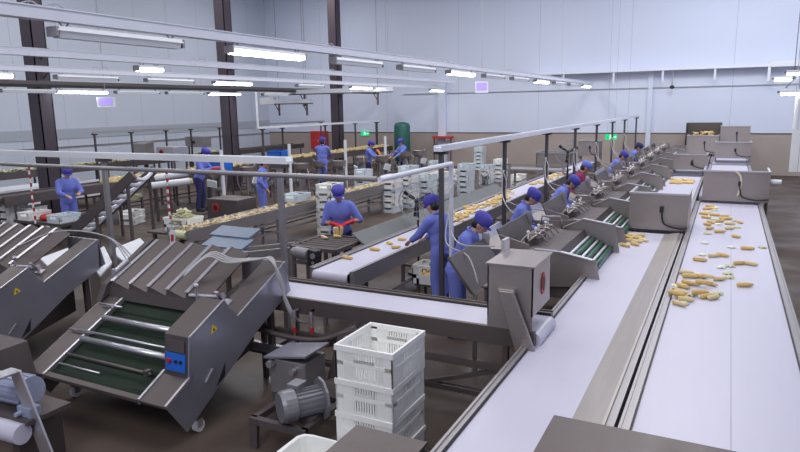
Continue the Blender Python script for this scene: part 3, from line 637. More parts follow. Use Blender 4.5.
# ================================================================== SMALL HUSKERS (row)
def small_husker():
    t = thing('corn_husker', 'x', 'machine', (-1.36, 7.9, 0), 0, 'row of small corn huskers beside the middle belt'); D = 1.62
    for y in (0, D-.02):
        e = 1 if y else 0; x1, z1, x2, z2 = ((-.03, 1.10, -.42, 1.17), (-.05, 1.27, -.46, 1.33))[e]
        MB().prism([(.03, .82), (x1, z1), (x2, z2), (-.75, 1.17), (-1.5, 1.12), (-1.5, .70), (-.6, .70), (-.12, .74)], 'y', y, y+.02).build('side_panel', 'steel', t, bevel=.003)
        MB().beam((.035, y+.01, .84), (x1+.008, y+.01, z1), .012, .07).build('edge_trim', 'steel', t)
        b = MB(); b.beam((x1, y+.01, z1), (x2, y+.01, z2), .08, .012); b.beam((x2, y+.01, z2), (-.75, y+.01, 1.18), .08, .012); b.build('top_trim', 'steelb', t)
    for i in range(6):
        x = -.06-.062*i; z = .925+.03*i; MB().cyl((x, .03, z), (x, D-.03, z), .034 if i % 2 == 0 else .020, n=12).build('roller', 'green' if i % 2 == 0 else 'tray', t, smooth=True)
    MB().prism([(-.05, .86), (-.55, 1.07), (-.55, 1.04), (-.05, .83)], 'y', .02, D-.02).build('deck', 'steeld', t)
    MB().prism([(.03, .80), (-.10, .90), (-.12, .89), (.01, .78)], 'y', .02, D-.02).build('outlet_lip', 'steelb', t)
    # cover between rollers and feed
    MB().prism([(-.40, 1.08), (-.44, 1.18), (-.95, 1.14), (-.95, 1.0)], 'y', .02, D-.02).build('roller_cover', 'steeld', t)
    # feed back plate and tray
    b = MB(); b.prism([(-1.08, .92), (-1.28, 1.38), (-1.30, 1.38), (-1.10, .92)], 'y', .10, 1.45); b.build('feed_plate', 'steeld', t)
    MB().prism([(-1.14, .94), (-1.62, 1.10), (-1.63, 1.08), (-1.14, .91)], 'y', .10, 1.50).build('feed_tray', 'steel', t)
    MB().prism([(-1.62, 1.09), (-1.70, 1.22), (-1.72, 1.22), (-1.64, 1.07)], 'y', .10, 1.50).build('tray_lip', 'steelb', t)
    MB().box(-1.31, -1.20, 1.45, 1.47, 1.05, 1.42).build('end_tab', 'steelb', t)
    MB().prism([(-1.10, 1.0), (-1.25, 1.32), (-.85, 1.22), (-.8, 1.0)], 'y', .06, .08).build('end_tab', 'steel', t)
    # mechanism : tubes and knobs
    b = MB()
    for k in range(4):
        y = .25+.22*k; b.tube([(-1.05, y, 1.12), (-.95, y+.08, 1.28), (-.80, y+.14, 1.30), (-.70, y+.16, 1.20)], .013, 6)
    b.cyl((-1.02, .1, 1.14), (-1.02, 1.5, 1.14), .018, n=8); b.cyl((-.86, .1, 1.26), (-.86, 1.35, 1.26), .014, n=8)
    b.tube([(-1.02, 1.2, 1.14), (-.98, 1.22, 1.40), (-.75, 1.35, 1.38), (-.72, 1.38, 1.2)], .02, 6, False)
    b.build('linkage', 'steel', t, smooth=True)
    for k in range(5): MB().cyl((-.90+.03*(k % 2), .22+.26*k, 1.26), (-.90+.03*(k % 2), .22+.26*k, 1.34), .010, n=6).ell((-.90+.03*(k % 2), .22+.26*k, 1.35), (.022, .022, .022), 8, 6).build('knob', 'white', t)
    MB().box(-1.0, -.8, .4, .75, 1.13, 1.24).build('gear_cover', 'steeld', t)
    MB().box(-1.45, -.3, .05, D-.05, .55, .80).build('drive_housing', 'iron', t)
    for x in (-.25, -1.42):
        for y in (.08, D-.08): MB().box(x-.025, x+.025, y-.025, y+.025, 0, .8).build('leg', 'frame', t)
    return t
sh = small_husker(); sh['label'] = 'small corn husker nearest in the row beside the middle belt, behind the steel box'
labs = ['second in the row, opposite the worker in blue leaning over the trays', 'third in the row, its outlet level with the first belt hood', 'fourth in the row, past the first belt hood', 'fifth in the row, below the maroon-clad worker',
        'sixth in the row, counted from the camera', 'seventh in the row, next to the two far seated workers', 'eighth in the row, near the back', 'last in the row, by the back wall']
for k in range(8): dup(sh, (-1.36, 7.9+2.32*(k+1), 0), None, 'small corn husker %s' % labs[k])
# slanted dark plate of first station near box hood
t = thing('feed_tray', 'dark slanted steel feed tray behind the steel box, at the first worker station', 'tray', (-2.62, 6.45, 0))
b = MB(); b.prism([(-.10, 1.32), (-.07, 1.33), (.22, .95), (.19, .93)], 'y', 0, 1.15); b.build('slanted_plate', 'steeld', t)
b = MB(); b.prism([(.19, .95), (.68, 1.02), (.68, 1.0), (.19, .93)], 'y', .3, 1.15); b.build('tray_floor', 'steel', t)
for y in (.05, 1.1):
    for x in (.22, .6): MB().box(x-.02, x+.02, y-.02, y+.02, 0, .93).build('leg', 'frame', t)
MB().box(-.10, .0, 1.15, 1.17, 1.1, 1.40).build('end_tab', 'steelb', t)
# hoses hanging from rack to stations
for k in range(7):
    y = 9.74+3.5*k if k else 7.5
    if k == 0:
        pts = [(-3.08, 7.45, 2.0), (-3.0, 7.2, 1.6), (-2.75, 6.9, 1.40), (-2.0, 5.95, 1.62)]; pts2 = [(-3.1, 7.45, 1.7), (-3.0, 7.1, 1.35), (-2.6, 6.8, 1.28), (-2.4, 6.6, 1.02)]
    else:
        y = [0, 10.95, 13.9, 16.8, 19.8, 22.7, 25.5][k]
        if y > 27: break
        pts = [(-3.5, y-.1, 1.85), (-3.4, y-.2, 1.7), (-3.3, y-.35, 1.35), (-2.6, y-.5, 1.25)]; pts2 = [(-3.5, y-.1, 1.8), (-3.4, y-.4, 1.45), (-3.1, y-.8, 1.25), (-2.7, y-.9, 1.1)]
    b = MB().tube(pts, .009, 6); b.tube(pts2, .009, 6)
    if k: b.tube([(-3.5, y, 1.86), (-3.5, y-.1, 1.83)], .02, 6)
    tag(b.build('air_hose', 'hose', smooth=True), 'pair of pale hoses %s' % ['draped from the white drop pipe to the steel box', 'drooping to the second husker station', 'drooping to the third husker station beside the leaning worker', 'drooping behind the maroon-clad worker', 'drooping to the fifth station past the maroon-clad worker', 'drooping over the far seated workers', 'drooping at the last station'][k], 'hose', 'air hoses drooping to the husker row')
# ================================================================== FOREGROUND MOTOR STAND
t = thing('motor_stand', 'low iron frame stand carrying the grey motor beside the white crates', 'stand', (-3.36, 4.12, 0))
b = MB()
b.box(-.28, .32, -.03, .03, .24, .30); b.box(-.28, .32, .62, .68, .24, .30); b.box(-.28, -.22, 0, .65, .24, .30); b.box(.26, .32, 0, .65, .24, .30); b.box(-.25, .3, .3, .36, .24, .29); b.build('top_frame', 'iron', t)
for x in (-.25, .29):
    for y in (0, .65): MB().prism([(x-.03, 0), (x+.03, 0), (x+.05, .24), (x-.05, .24)], 'y', y-.02, y+.02).build('leg', 'iron', t)
t = thing('electric_motor', 'grey finned electric motor with round end cover on the iron stand', 'motor', (-3.30, 4.12, .45))
d = Vector((.42, .60, .0)).normalized(); p0 = Vector((0, .0, 0)); R = d.to_track_quat('Z', 'Y').to_matrix()
b = MB(); b.lathe([(.0, -.01), (.13, -.01), (.145, .02), (.145, .12), (.135, .13)], p0, 24, R); b.build('fan_cover', 'motor', t, smooth=False, label='round light grey end cover')
b = MB(); b.lathe([(.11, .12), (.11, .38)], p0, 24, R)
for k in range(18):
    a = 2*PI*k/18; o_ = R @ Vector((math.cos(a)*.105, math.sin(a)*.105, .12)); o2 = R @ Vector((math.cos(a)*.105, math.sin(a)*.105, .35)); b.beam(o_*1.06, o2*1.06, .006, .026)
b.build('finned_body', 'motor', t)
b = MB(); b.lathe([(.19, .37), (.19, .39), (.06, .43)], p0, 10, R); b.build('flange', 'motor', t)
b = MB(); b.box(-.02, .10, .12, .26, .11, .17); b.build('terminal_box', 'motor', t, bevel=.008)
MB().box(-.05, .25, .12, .34, -.17, -.11).build('foot', 'iron', t)
t = thing('gearbox', 'squat grey gearbox behind the motor with a slanted top plate', 'gearbox', (-3.68, 4.58, .0))
b = MB(); b.box(-.10, .32, 0, .34, .31, .66); b.build('housing', 'frame', t, bevel=.012)
b = MB(); b.prism([(-.13, .66), (-.13, .68), (.36, .76), (.36, .74)], 'y', -.04, .36); b.build('top_plate', 'panel', t)
MB().cyl((-.05, -.005, .62), (-.05, -.07, .62), .035).build('breather', 'steelb', t); MB().cyl((.2, -.005, .58), (.2, -.06, .58), .028).build('breather', 'steelb', t)
b = MB(); b.prism([(.30, .35), (.62, .50), (.70, .95), (.45, .85)], 'y', .38, .41); b.build('belt_guard', 'iron', t)
b = MB(); b.cyl((.56, .375, .82), (.56, .35, .82), .035); b.build('guard_ring', 'steelb', t)
b = MB(); b.box(-.08, -.02, 0, .34, 0, .31); b.box(.26, .32, 0, .34, 0, .31); b.build('foot', 'iron', t)
# bent chute plate above gearbox
b = MB(); b.tube([(-4.5, 5.2, .66), (-4.0, 5.2, .62), (-3.6, 5.25, .64), (-3.25, 5.35, .80)], .03, 8)
tag(b.build('curved_pipe', 'iron', smooth=True), 'dark curved pipe sweeping over the gearbox to the cross conveyor', 'pipe')
t = thing('floor_rail', 'pale steel rail running low between the centre husker and the gearbox', 'rail', (-4.1, 5.0, 0))
MB().beam((-1.2, .3, .42), (.45, .25, .42), .05, .10).build('bar', 'steelb', t)
b = MB(); b.box(-1.1, -1.05, .27, .32, 0, .38); b.box(.35, .4, .23, .28, 0, .38); b.build('foot', 'frame', t)
# tub at bottom edge
t = thing('plastic_tub', 'rounded white plastic tub at the bottom edge in front of the crates', 'tub', (PZ(318, 452, .34).x, PZ(318, 452, .34).y, 0))
b = MB(); n = 24
def sq(r, z): return [(max(-r, min(r, 1.25*r*math.cos(2*PI*k/n))), max(-r*.7, min(r*.7, .9*r*math.sin(2*PI*k/n))), z) for k in range(n)]
rings = [sq(.22, 0), sq(.27, .30), sq(.30, .31), sq(.30, .34), sq(.265, .34), sq(.21, .02)]
v = [q for r in rings for q in r]; f = [(i*n+k, i*n+(k+1) % n, (i+1)*n+(k+1) % n, (i+1)*n+k) for i in range(5) for k in range(n)]+[tuple(range(5*n, 6*n)), tuple(range(n-1, -1, -1))]
b.add(v, f); b.build('tub_body', 'wplas', t)
# ================================================================== BOTTOM LEFT drive
P0 = PZ(12, 438, .35)
t = thing('roller_drive', 'silver bracket and white roller with blue-grey motor at the bottom left corner', 'conveyor drive', (P0.x, P0.y, 0))
b = MB(); b.cyl((-.75, -.03, .40), (.12, .02, .40), .085, n=24); b.build('white_roller', 'belt', t, smooth=False)
b = MB(); b.prism([(-.12, .85), (.02, .90), (.34, .18), (.18, .12)], 'y', .12, .14); b.prism([(-.14, .84), (-.12, .9), (.02, .90), (.02, .88)], 'y', -.05, .14); b.build('bracket_plate', 'steelb', t, bevel=.006)
b = MB(); b.cyl((-.55, .25, .62), (-.05, .25, .66), .12, n=20)
for k in range(12): a = 2*PI*k/12; b.beam((-.5, .25+.125*math.cos(a), .62+.125*math.sin(a)), (-.08, .25+.125*math.cos(a), .65+.125*math.sin(a)), .008, .02)
b.build('motor_body', 'motorb', t)
b = MB(); b.box(-.6, .15, .05, .45, .46, .50); b.box(-.1, .0, .05, .45, 0, .46); b.build('base_frame', 'brownp', t)
b = MB(); b.box(-.05, .12, .1, .2, .5, .58); b.cyl((0, .1, .53), (0, .05, .53), .02); b.build('terminal_box', 'motorb', t)
P0 = PZ(-12, 362, .7)
t = thing('steel_housing', 'brown-grey machine end with dark slot, just above the silver bracket at the left edge', 'machine cover', (P0.x, P0.y, 0))
b = MB(); b.prism([(-.7, .78), (.0, .78), (.10, .35), (-.7, .35)], 'y', -.05, .4); b.build('housing', 'brownp', t, bevel=.01)
MB().box(-.6, .1, .0, .4, 0, .35).build('plinth', 'iron', t)
MB().prism([(-.05, .86), (.12, .86), (.20, .52), (.16, .50), (.06, .8), (-.05, .82)], 'y', -.10, -.06).build('bent_bracket', 'steelb', t)
MB().box(-.12, -.02, -.056, -.05, .45, .57).build('dark_slot', 'black', t)
# ================================================================== REAR LINES
rc = conveyor('husk_conveyor', 'long grey conveyor behind the worker in red gloves, covered in pale husks', 'conveyor', -9.15, -8.75, 8.5, 21, .80, 'frame', beltm='husk')
for s in (-1, 1): MB().box(s*.22-.02, s*.22+.02, .1, 12.3, .52, .57).build('shelf_rail', 'frame', rc)
def huskheap(name, X0, X1, Y0, Y1, z, h, n, lab, m='husk'):
    b = MB()
    for k in range(n):
        b.obox((rnd.uniform(X0, X1), rnd.uniform(Y0, Y1), z+rnd.uniform(0, h)), (rnd.uniform(.08, .2), rnd.uniform(.03, .06), .012), (rnd.uniform(-.4, .4), rnd.uniform(-.4, .4), rnd.uniform(0, 3)))
    return tag(b.build(name, m), lab, 'husks', None, 'stuff')
huskheap('husk_layer', -9.09, -8.81, 8.6, 20.9, .81, .025, 1000, 'layer of pale corn husks and silk covering the rear grey conveyor', mat('tan_husk', (.62, .50, .32), .6, 0, .25, 16))
rc2 = conveyor('cob_conveyor', 'far conveyor with yellow cobs behind the far workers', 'conveyor', -15.6, -15.0, 9, 28.5, 1.05, 'iron', beltm='iron')
b = MB()
for k in range(900): b.obox((rnd.uniform(-15.55, -15.05), rnd.uniform(12, 28.2), 1.08+rnd.uniform(0, .08)), (.18, .05, .05), (0, rnd.uniform(-.3, .3), rnd.uniform(0, 3)))
tag(b.build('cob_layer', 'cornp'), 'heaped yellow cobs along the far conveyor behind the workers', 'corn', None, 'stuff')
b = MB()
for (X0, z, y0, y1) in ((-19.0, .95, 8.5, 28),):
    pass
c3 = conveyor('side_conveyor', 'dark brown conveyor along the left wall carrying yellow husks', 'conveyor', -20.6, -20.0, 8.5, 28, 1.15, 'iron', beltm='iron')
huskheap('husk_layer', -20.55, -20.05, 8.6, 22, 1.16, .08, 700, 'yellowish husks lying on the conveyor along the left wall', 'husk')
c4 = thing('wash_trough', 'low white trough lying between the left wall conveyor and the nearest column', 'trough', (-18.6, 8.5, 0))
b = MB(); b.box(-.5, -.46, 0, 5.5, .3, .85); b.box(.46, .5, 0, 5.5, .3, .85); b.box(-.5, .5, 0, 5.5, .3, .34); b.build('trough_body', 'white', c4)
[MB().box(x-.03, x+.03, y-.03, y+.03, 0, .3).build('leg', 'iron', c4) for x in (-.45, .45) for y in (.2, 2.7, 5.3)]
MB().box(.5, .6, -.05, 5.55, .55, .75).build('brown_rail', 'iron', c4)
# husk elevator (inclined slats)
A_ = PZ(97, 222, .35); B_ = PZ(155, 172, 1.55)
t = thing('inclined_elevator', 'dark inclined elevator with curved pale slats rising to the right', 'conveyor', (A_.x, A_.y, 0))
d = B_-A_; d.z = 0; Lh = d.length; ang = math.atan2(d.y, d.x); t.rotation_euler = (0, 0, ang)
for s in (-1.25, .0): MB().beam((0, s, .32), (Lh, s, 1.62), .10, .20).build('side_beam', 'iron', t)
for k in range(10):
    q = (k+.5)/10; MB().tube([(Lh*q, -1.22, .32+1.3*q), (Lh*q+.02, -.6, .20+1.3*q), (Lh*q, -.03, .30+1.3*q)], .05, 6).build('slat', 'tray', t)
for q_, y_ in ((.9, -1.25), (.9, 0), (.4, -1.25), (.4, 0)): MB().beam((Lh*q_, y_, 0), (Lh*q_, y_, 1.4 if q_ > .5 else .75), .06, .06).build('leg', 'iron', t)
MB().box(0, .12, -1.2, -.05, 0, .3).build('foot', 'iron', t)
# far machines with cabinets
def cabinet(px, py, zbase, w_, d, h, lab, m='steel', legs=True, dot=True, name='control_cabinet', rz=0, slope=0, dotx=.3):
    p = PZ(px, py, zbase); t = thing(name, lab, 'cabinet', (p.x, p.y, 0), rz)
    b = MB(); b.prism([(0, zbase), (d, zbase), (d, zbase+h+slope), (0, zbase+h)], 'x', 0, w_); b.build('body', m, t, bevel=.01)
    if dot:
        b = MB(); b.cyl((w_*dotx, -.001, zbase+h*.62), (w_*dotx, -.02, zbase+h*.62), h*.2, n=20); b.build('dial_ring', 'redp', t)
        b = MB(); b.cyl((w_*dotx, -.02, zbase+h*.62), (w_*dotx, -.03, zbase+h*.62), h*.12, n=20); b.build('dial', 'black', t)
    if legs and zbase > .05:
        for x in (.04, w_-.04):
            for y in (.04, d-.04): MB().box(x-.025, x+.025, y-.025, y+.025, 0, zbase).build('leg', 'steeld', t)
    return t
cabinet(157, 160, 1.45, .75, .6, .42, 'bright white steel box with a red-ringed dial above the inclined elevator', 'steelb')
cabinet(106, 198, .55, .85, .6, .45, 'grey steel box with a red dial left of the inclined elevator', 'steel')
cabinet(208, 221, .35, .95, .7, .55, 'grey steel cabinet with a red dial beneath the bowl cutter', 'steeld')
t = cabinet(134, 154, 1.32, .6, .5, .4, 'small slanted steel hopper left of the bright box', 'steel', dot=False, name='small_hopper', slope=.1)
for i, (px0, px1, py, zz, lab) in enumerate(((155, 188, 178, 1.2, 'thick pale roller arm below the bright box, upper of two'), (150, 190, 186, 1.05, 'thick pale roller arm with a yellowish end, lower of two'))):
    a = PZ(px0, py, zz); c = PZ(px1, py-5, zz+.1)
    t = thing('pale_roller', lab, 'roller', tuple(a), 0, 'pale roller arms'); dd = c-a
    MB().cyl((0, 0, 0), dd, .09, n=16).build('roller_tube', 'white', t)
    MB().cyl(dd, dd*1.06, .07, n=16).build('roller_cap', 'husk' if i else 'steelb', t)
    MB().box(-.03, .03, -.03, .03, -a.z, 0).build('support', 'steeld', t)
# bowl cutters
def bowl_cutter():
    t = thing('bowl_cutter', 'x', 'machine', (0, 0, 0), 0, 'bowl cutters along the rear lines')
    MB().lathe([(.16, .95), (.24, 1.05), (.26, 1.22), (.25, 1.22), (.20, 1.05)], (0, 0, 0), 20).build('bowl', 'steel', t, smooth=False)
    b = MB()
    for a in range(4):
        x = .22*math.cos(a*PI/2+.6); y = .22*math.sin(a*PI/2+.6); b.beam((x*1.3, y*1.3, 0), (x*.8, y*.8, 1.0), .035, .035)
    b.beam((-.25, 0, .3), (.25, 0, .3), .03, .03); b.beam((0, -.25, .3), (0, .25, .3), .03, .03); b.build('leg_frame', 'steel', t)
    b = MB(); b.cyl((0, 0, .45), (0, 0, .95), .09, n=14); b.cyl((.12, 0, .6), (.34, .05, .6), .08, n=14); b.build('drive', 'motor', t)
    b = MB(); b.tube([(.2, 0, 1.1), (.38, .05, 1.25), (.46, .05, 1.0), (.44, 0, .5)], .02, 6); b.tube([(-.2, 0, .9), (-.38, .05, 1.05), (-.42, .05, .8), (-.3, 0, .4)], .02, 6); b.build('pipe', 'steel', t, smooth=True)
    b = MB(); b.obox((.1, -.2, .80), (.30, .05, .22), (.3, .2, .3)); b.build('chute', 'white', t)
    return t
bc0 = bowl_cutter()
pos = [(215, 200, 'on the red-dial cabinet beside the far worker with red gloves'), (250, 205, 'left of the crate on the rear conveyor'), (275, 200, 'behind the foreground post'), (303, 200, 'just behind the single blue-white crate'), (340, 196, 'in front of the worker by the red cabinet'),
       (383, 188, 'in front of the worker holding an orange hose'), (362, 190, 'between the two nearer far workers'), (419, 180, 'rightmost, right of the worker by the green tank'), (405, 182, 'below the worker by the green tank'), (322, 196, 'left of the worker by the red cabinet')]
for i, (px, py, lab) in enumerate(pos):
    p = PZ(px, py, 0) if i else PZ(px, 196, .4)
    lab = 'steel bowl cutter %s' % lab
    y = min(p.y, 24)
    if i == 0: bc0.location = (p.x, p.y, 0); bc0['label'] = lab
    else: dup(bc0, (p.x, y, 0), rnd.uniform(0, 6), lab)
# white upright posts (level tubes) near cutters
for px, py0, py1, lab in ((289, 144, 170, 'short white upright pipe behind the tray end'), (345, 140, 165, 'short white upright pipe left of the cap-wearing far worker'), (385, 136, 165, 'white upright pipe left of the green tank'), (221, 150, 168, 'white upright pipe left of the middle column')):
    c = PZ(px, py0, 1.9); MB().cyl((0, 0, 0), (0, 0, 1.9), .05).build('upright_pipe', 'white', None, (c.x, min(c.y, 28), 0)); tag(bpy.context.scene.collection.objects[-1], lab, 'pipe', 'white upright pipes')
# blue bins
for i, (x0, x1, y0, y1, zt, lab) in enumerate(((205, 222, 161, 169, 1.45, 'blue plastic bin behind the worker by the cabinet'), (267, 281, 151, 158, 1.6, 'blue plastic bin near the tray end, right of the thin posts'))):
    a = PZ(x0, y0, zt); c = PY(x1, y1, a.y); w_ = c.x-a.x
    t = thing('blue_bin', lab, 'bin', (a.x, a.y, zt-.35), 0, 'blue plastic bins')
    b = MB(); b.box(0, w_, 0, .02, 0, .35); b.box(0, w_, .48, .5, 0, .35); b.box(0, .02, 0, .5, 0, .35); b.box(w_-.02, w_, 0, .5, 0, .35); b.box(0, w_, 0, .5, 0, .02); b.build('bin_body', 'bluep', t)
    b = MB(); b.box(-.02, w_+.02, -.02, .01, .32, .35); b.build('bin_rim', 'bluep', t)
    tt = thing('bin_stand', 'dark stand under the %s' % lab.replace('plastic ', ''), 'stand', (a.x, a.y, 0), 0, 'bin stands')
    b = MB(); b.box(0, w_, 0, .5, zt-.39, zt-.35); b.build('stand_top', 'iron', tt)
    for x in (.03, w_-.03):
        for y in (.03, .47): MB().box(x-.02, x+.02, y-.02, y+.02, 0, zt-.39).build('leg', 'iron', tt)
# table with the husk crate
a = PZ(155, 236, .55)
t = thing('low_table', 'low dark steel table holding the white crate of husks', 'table', (a.x, a.y, 0))
MB().box(-.1, 1.2, -.1, .8, .62, .66).build('table_top', 'steeld', t)
for x in (0, 1.1):
    for y in (0, .7): MB().box(x-.03, x+.03, y-.03, y+.03, 0, .62).build('leg', 'iron', t)
cc = bpy.data.objects.new('plastic_crate', cratemesh(.62, .45, .28, 8, 'wplas')); C.objects.link(cc); cc.location = (a.x+.55, a.y+.25, .66); tag(cc, 'white crate heaped with yellow husks on the low dark table', 'crate')
b = MB()
for k in range(320):
    r = rnd.random(); an = rnd.uniform(0, 6.28); b.obox((.27*r*math.cos(an), .19*r*math.sin(an), .12+.24*(1-r*r)*rnd.random()), (.16, .05, .014), (rnd.uniform(-.6, .6), rnd.uniform(-.6, .6), rnd.uniform(0, 3)))
o = b.build('husk_heap', 'husk', None, (a.x+.55, a.y+.25, .72)); tag(o, 'heap of yellow husks and silk filling the white crate on the low table', 'husks', None, 'stuff')
# stepped blue-grey chute
a = PZ(180, 252, .75)
t = thing('stepped_chute', 'blue-grey stepped chute panels right of the low table', 'chute', (a.x, a.y, 0))
for k in range(3):
    MB().prism([(-.32+.30*k, .95-.12*k), (.0+.30*k, .86-.12*k), (.0+.30*k, .83-.12*k), (-.32+.30*k, .92-.12*k)], 'x', -.10+.12*k, .72+.14*k).build('step_panel', 'bluegrey', t, bevel=.01) if 0 else MB().prism([(1.0-.30*k, 1.02-.12*k), (.68-.30*k, .92-.12*k), (.68-.30*k, .88-.12*k), (1.0-.30*k, .98-.12*k)], 'x', .0+.08*k, .85+.10*k).build('step_panel', 'bluegrey', t, bevel=.008)
[MB().box(x-.03, x+.03, y-.03, y+.03, 0, .70).build('leg', 'iron', t) for x in (.15, .85) for y in (.15, .9)]
# dark long low conveyor left of the motor
a = PZ(215, 256, .75); c = PZ(298, 247, .75)
t = thing('takeaway_conveyor', 'dark narrow takeaway conveyor between the centre husker and the small motor', 'conveyor', (a.x, a.y, 0)); L = (c-a).length; t.rotation_euler = (0, 0, math.atan2(c.y-a.y, c.x-a.x))
b = MB(); b.box(-.6, L, -.2, -.16, .66, .80); b.box(-.6, L, .16, .2, .66, .80); b.build('side_rail', 'frame', t)
MB().box(-.6, L, -.16, .16, .70, .74).build('belt', 'iron', t)
for x in (-.4, L-.2):
    for y in (-.18, .18): MB().box(x-.025, x+.025, y-.025, y+.025, 0, .66).build('leg', 'frame', t)
# small gear motor at inspection belt end
a = PZ(303, 253, .9)
t = thing('gear_motor', 'small silver gear motor with black mounting block left of the inspection belt end', 'motor', tuple(a))
b = MB(); b.cyl((-.12, 0, 0), (.16, -.06, 0), .09, n=18); b.cyl((-.17, .01, 0), (-.12, 0, 0), .075, n=18); b.build('motor_body', 'motor', t)
b = MB(); b.obox((.27, -.10, -.02), (.16, .14, .24), (0, .1, -.2)); b.build('gear_block', 'black', t, bevel=.01)
b = MB(); b.cyl((.30, -.18, .02), (.30, -.20, .02), .04); b.cyl((.30, -.18, -.08), (.30, -.20, -.08), .02); b.build('gear_face', 'steelb', t)
b = MB(); b.box(-.1, .3, -.08, .04, -.15, -.11); b.box(.08, .13, -.05, 0, -a.z, -.15); b.build('mount', 'iron', t)
a = PZ(322, 252, .86)
t = thing('feed_table', 'dark roller feed table between the worker in red gloves and the inspection belt', 'table', (a.x, a.y, 0))
b = MB(); b.box(-.55, .25, .9, .96, .86, .92); b.box(-.55, .25, -.03, .03, .86, .92); b.box(-.6, -.55, 0, .93, .86, .92); b.box(.22, .27, 0, .93, .86, .92); b.build('frame', 'iron', t)
for k in range(6): MB().cyl((-.55, .12+.14*k, .88), (.22, .12+.14*k, .88), .035, n=10).build('roller', 'iron', t)
for x in (-.55, .22):
    for y in (0.03, .92): MB().box(x-.025, x+.025, y-.025, y+.025, 0, .86).build('leg', 'iron', t)
for k, (dx, dy) in enumerate(((-.2, .75), (-.35, .6))): cob(a.x+dx, a.y+dy, .92, 'yellow corn cob on the dark feed table below the red gloves', 'corn cobs on the feed table')
# white tub by W8
a = PZ(420, 280, .2)
o = bpy.data.objects.new('plastic_crate', cratemesh(.5, .4, .3, 5, 'wplas')); C.objects.link(o); o.location = (-4.0, 8.9, .28); tag(o, 'white crate of corn on a low stool beside the inspection belt', 'crate')
t = thing('crate_stool', 'low dark stool carrying the white crate beside the inspection belt', 'stool', (-4.0, 8.9, 0)); MB().box(-.22, .22, -.18, .18, .24, .28).build('stool_top', 'iron', t)
for x in (-.18, .18):
    for y in (-.14, .14): MB().box(x-.02, x+.02, y-.02, y+.02, 0, .24).build('leg', 'iron', t)
for k in range(12): cob(-4.0+rnd.uniform(-.13, .13), 8.9+rnd.uniform(-.1, .1), .36+.03*(k//5), 'corn cob inside the white crate beside the inspection belt', 'corn cobs in the low white crate', rnd.uniform(0, 3))
# far tables & hopper
a = PZ(506, 172, .9)
t = thing('metal_table', 'long grey metal table with a diagonal brace at the back, right of the crates', 'table', (a.x, a.y, 0))
MB().box(0, 1.9, 0, .7, .95, 1.0).build('table_top', 'frame', t); b = MB(); b.beam((.2, .02, .5), (1.2, .02, .95), .04, .04); b.box(0, 1.9, .02, .06, 1.12, 1.16); b.build('brace', 'frame', t)
for x in (.1, 1.2, 1.8):
    for y in (.05, .65): MB().box(x-.03, x+.03, y-.03, y+.03, 0, .95 if y > .1 else 1.14).build('leg', 'frame', t)
a = PX(536, 172, -6.15); a.z = 0
t = thing('steel_hopper', 'grey steel hopper box with pale rim beside the far end of the inspection belt', 'hopper', (a.x, a.y, 0))
b = MB(); b.box(0, 1.25, 0, .03, .75, 1.28); b.box(0, .03, 0, .8, .75, 1.28); b.box(1.22, 1.25, 0, .8, .75, 1.28); b.box(0, 1.25, .77, .8, .75, 1.28); b.box(0, 1.25, 0, .8, .72, .75); b.build('hopper_box', 'steel', t)
b = MB(); b.box(-.03, 1.28, -.03, .02, 1.27, 1.31); b.box(-.03, 1.28, .78, .83, 1.27, 1.31); b.box(-.03, .02, 0, .8, 1.27, 1.31); b.box(1.23, 1.28, 0, .8, 1.27, 1.31); b.build('rim', 'steelb', t)
for x in (.05, 1.2):
    for y in (.05, .75): MB().box(x-.03, x+.03, y-.03, y+.03, 0, .72).build('leg', 'frame', t)
hood('pale steel box hood across the far end of the inspection belt', -5.0, -4.25, 24.6, 1.05, 1.62, .7)
# rear crates on rear conveyor
a = PZ(297, 196, .83); stack(-9.0, PX(297, 197, -9.0).y, 1, 'standing alone on the rear husk conveyor', 'b', z=.85)
# ------------------------------------------------------------------ wall things
a = PY(313, 131, YB-.04); c = PY(329, 147, YB-.04)
t = thing('fire_cabinet', 'red fire cabinet on the back wall, left of the farthest column', 'cabinet', (a.x, YB-.31, c.z-.1)); w_ = c.x-a.x; h = a.z-c.z+.1
MB().box(0, w_, 0, .25, 0, h).build('cabinet_body', 'redp', t, bevel=.01); MB().box(.05, w_-.05, -.015, 0, .06, h-.06).build('cabinet_door', 'redp', t); MB().box(w_*.48, w_*.52, -.03, -.015, h*.4, h*.55).build('handle', 'steelb', t)
def exit_sign(px, py, Y, lab):
    a = PY(px, py, Y); t = thing('exit_sign', lab, 'sign', (a.x, Y, a.z), 0, 'green exit signs')
    MB().box(-.24, .24, -.02, .02, -.12, .12).build('sign_box', 'exitg', t)
    b = MB(); b.cyl((-.02, -.022, .075), (-.02, -.028, .075), .022, n=10); b.obox((-.01, -.025, .02), (.035, .006, .09), (0, .25, 0)); b.obox((.03, -.025, -.05), (.02, .006, .09), (0, -.6, 0)); b.obox((-.04, -.025, -.05), (.02, .006, .09), (0, .6, 0)); b.obox((.03, -.025, .03), (.07, .006, .016), (0, .4, 0)); b.obox((-.05, -.025, .03), (.06, .006, .016), (0, -.5, 0))
    b.box(.10, .20, -.028, -.021, -.01, .01); b.prism([(.17, .04), (.22, 0), (.17, -.04)], 'y', -.028, -.021); b.build('running_figure', 'exitw', t)
    return t
exit_sign(365, 133.5, YB-.06, 'small green exit sign on the beige wall, right of the farthest column')
e2 = exit_sign(611, 137, 28.6, 'green exit sign hanging above the far end of the husker row')
b = MB(); [b.cyl((x, 0, .12), (x, 0, ZC-e2.location.z), .006, n=5) for x in (-.15, .15)]; b.build('suspension_wire', 'wire', e2)
a = PY(395, 150, 27.8)
t = thing('pressure_tank', 'dark green upright pressure tank at the back wall behind the far workers', 'tank', (a.x, 28.6, 0))
top = PY(395, 122, 28.6).z
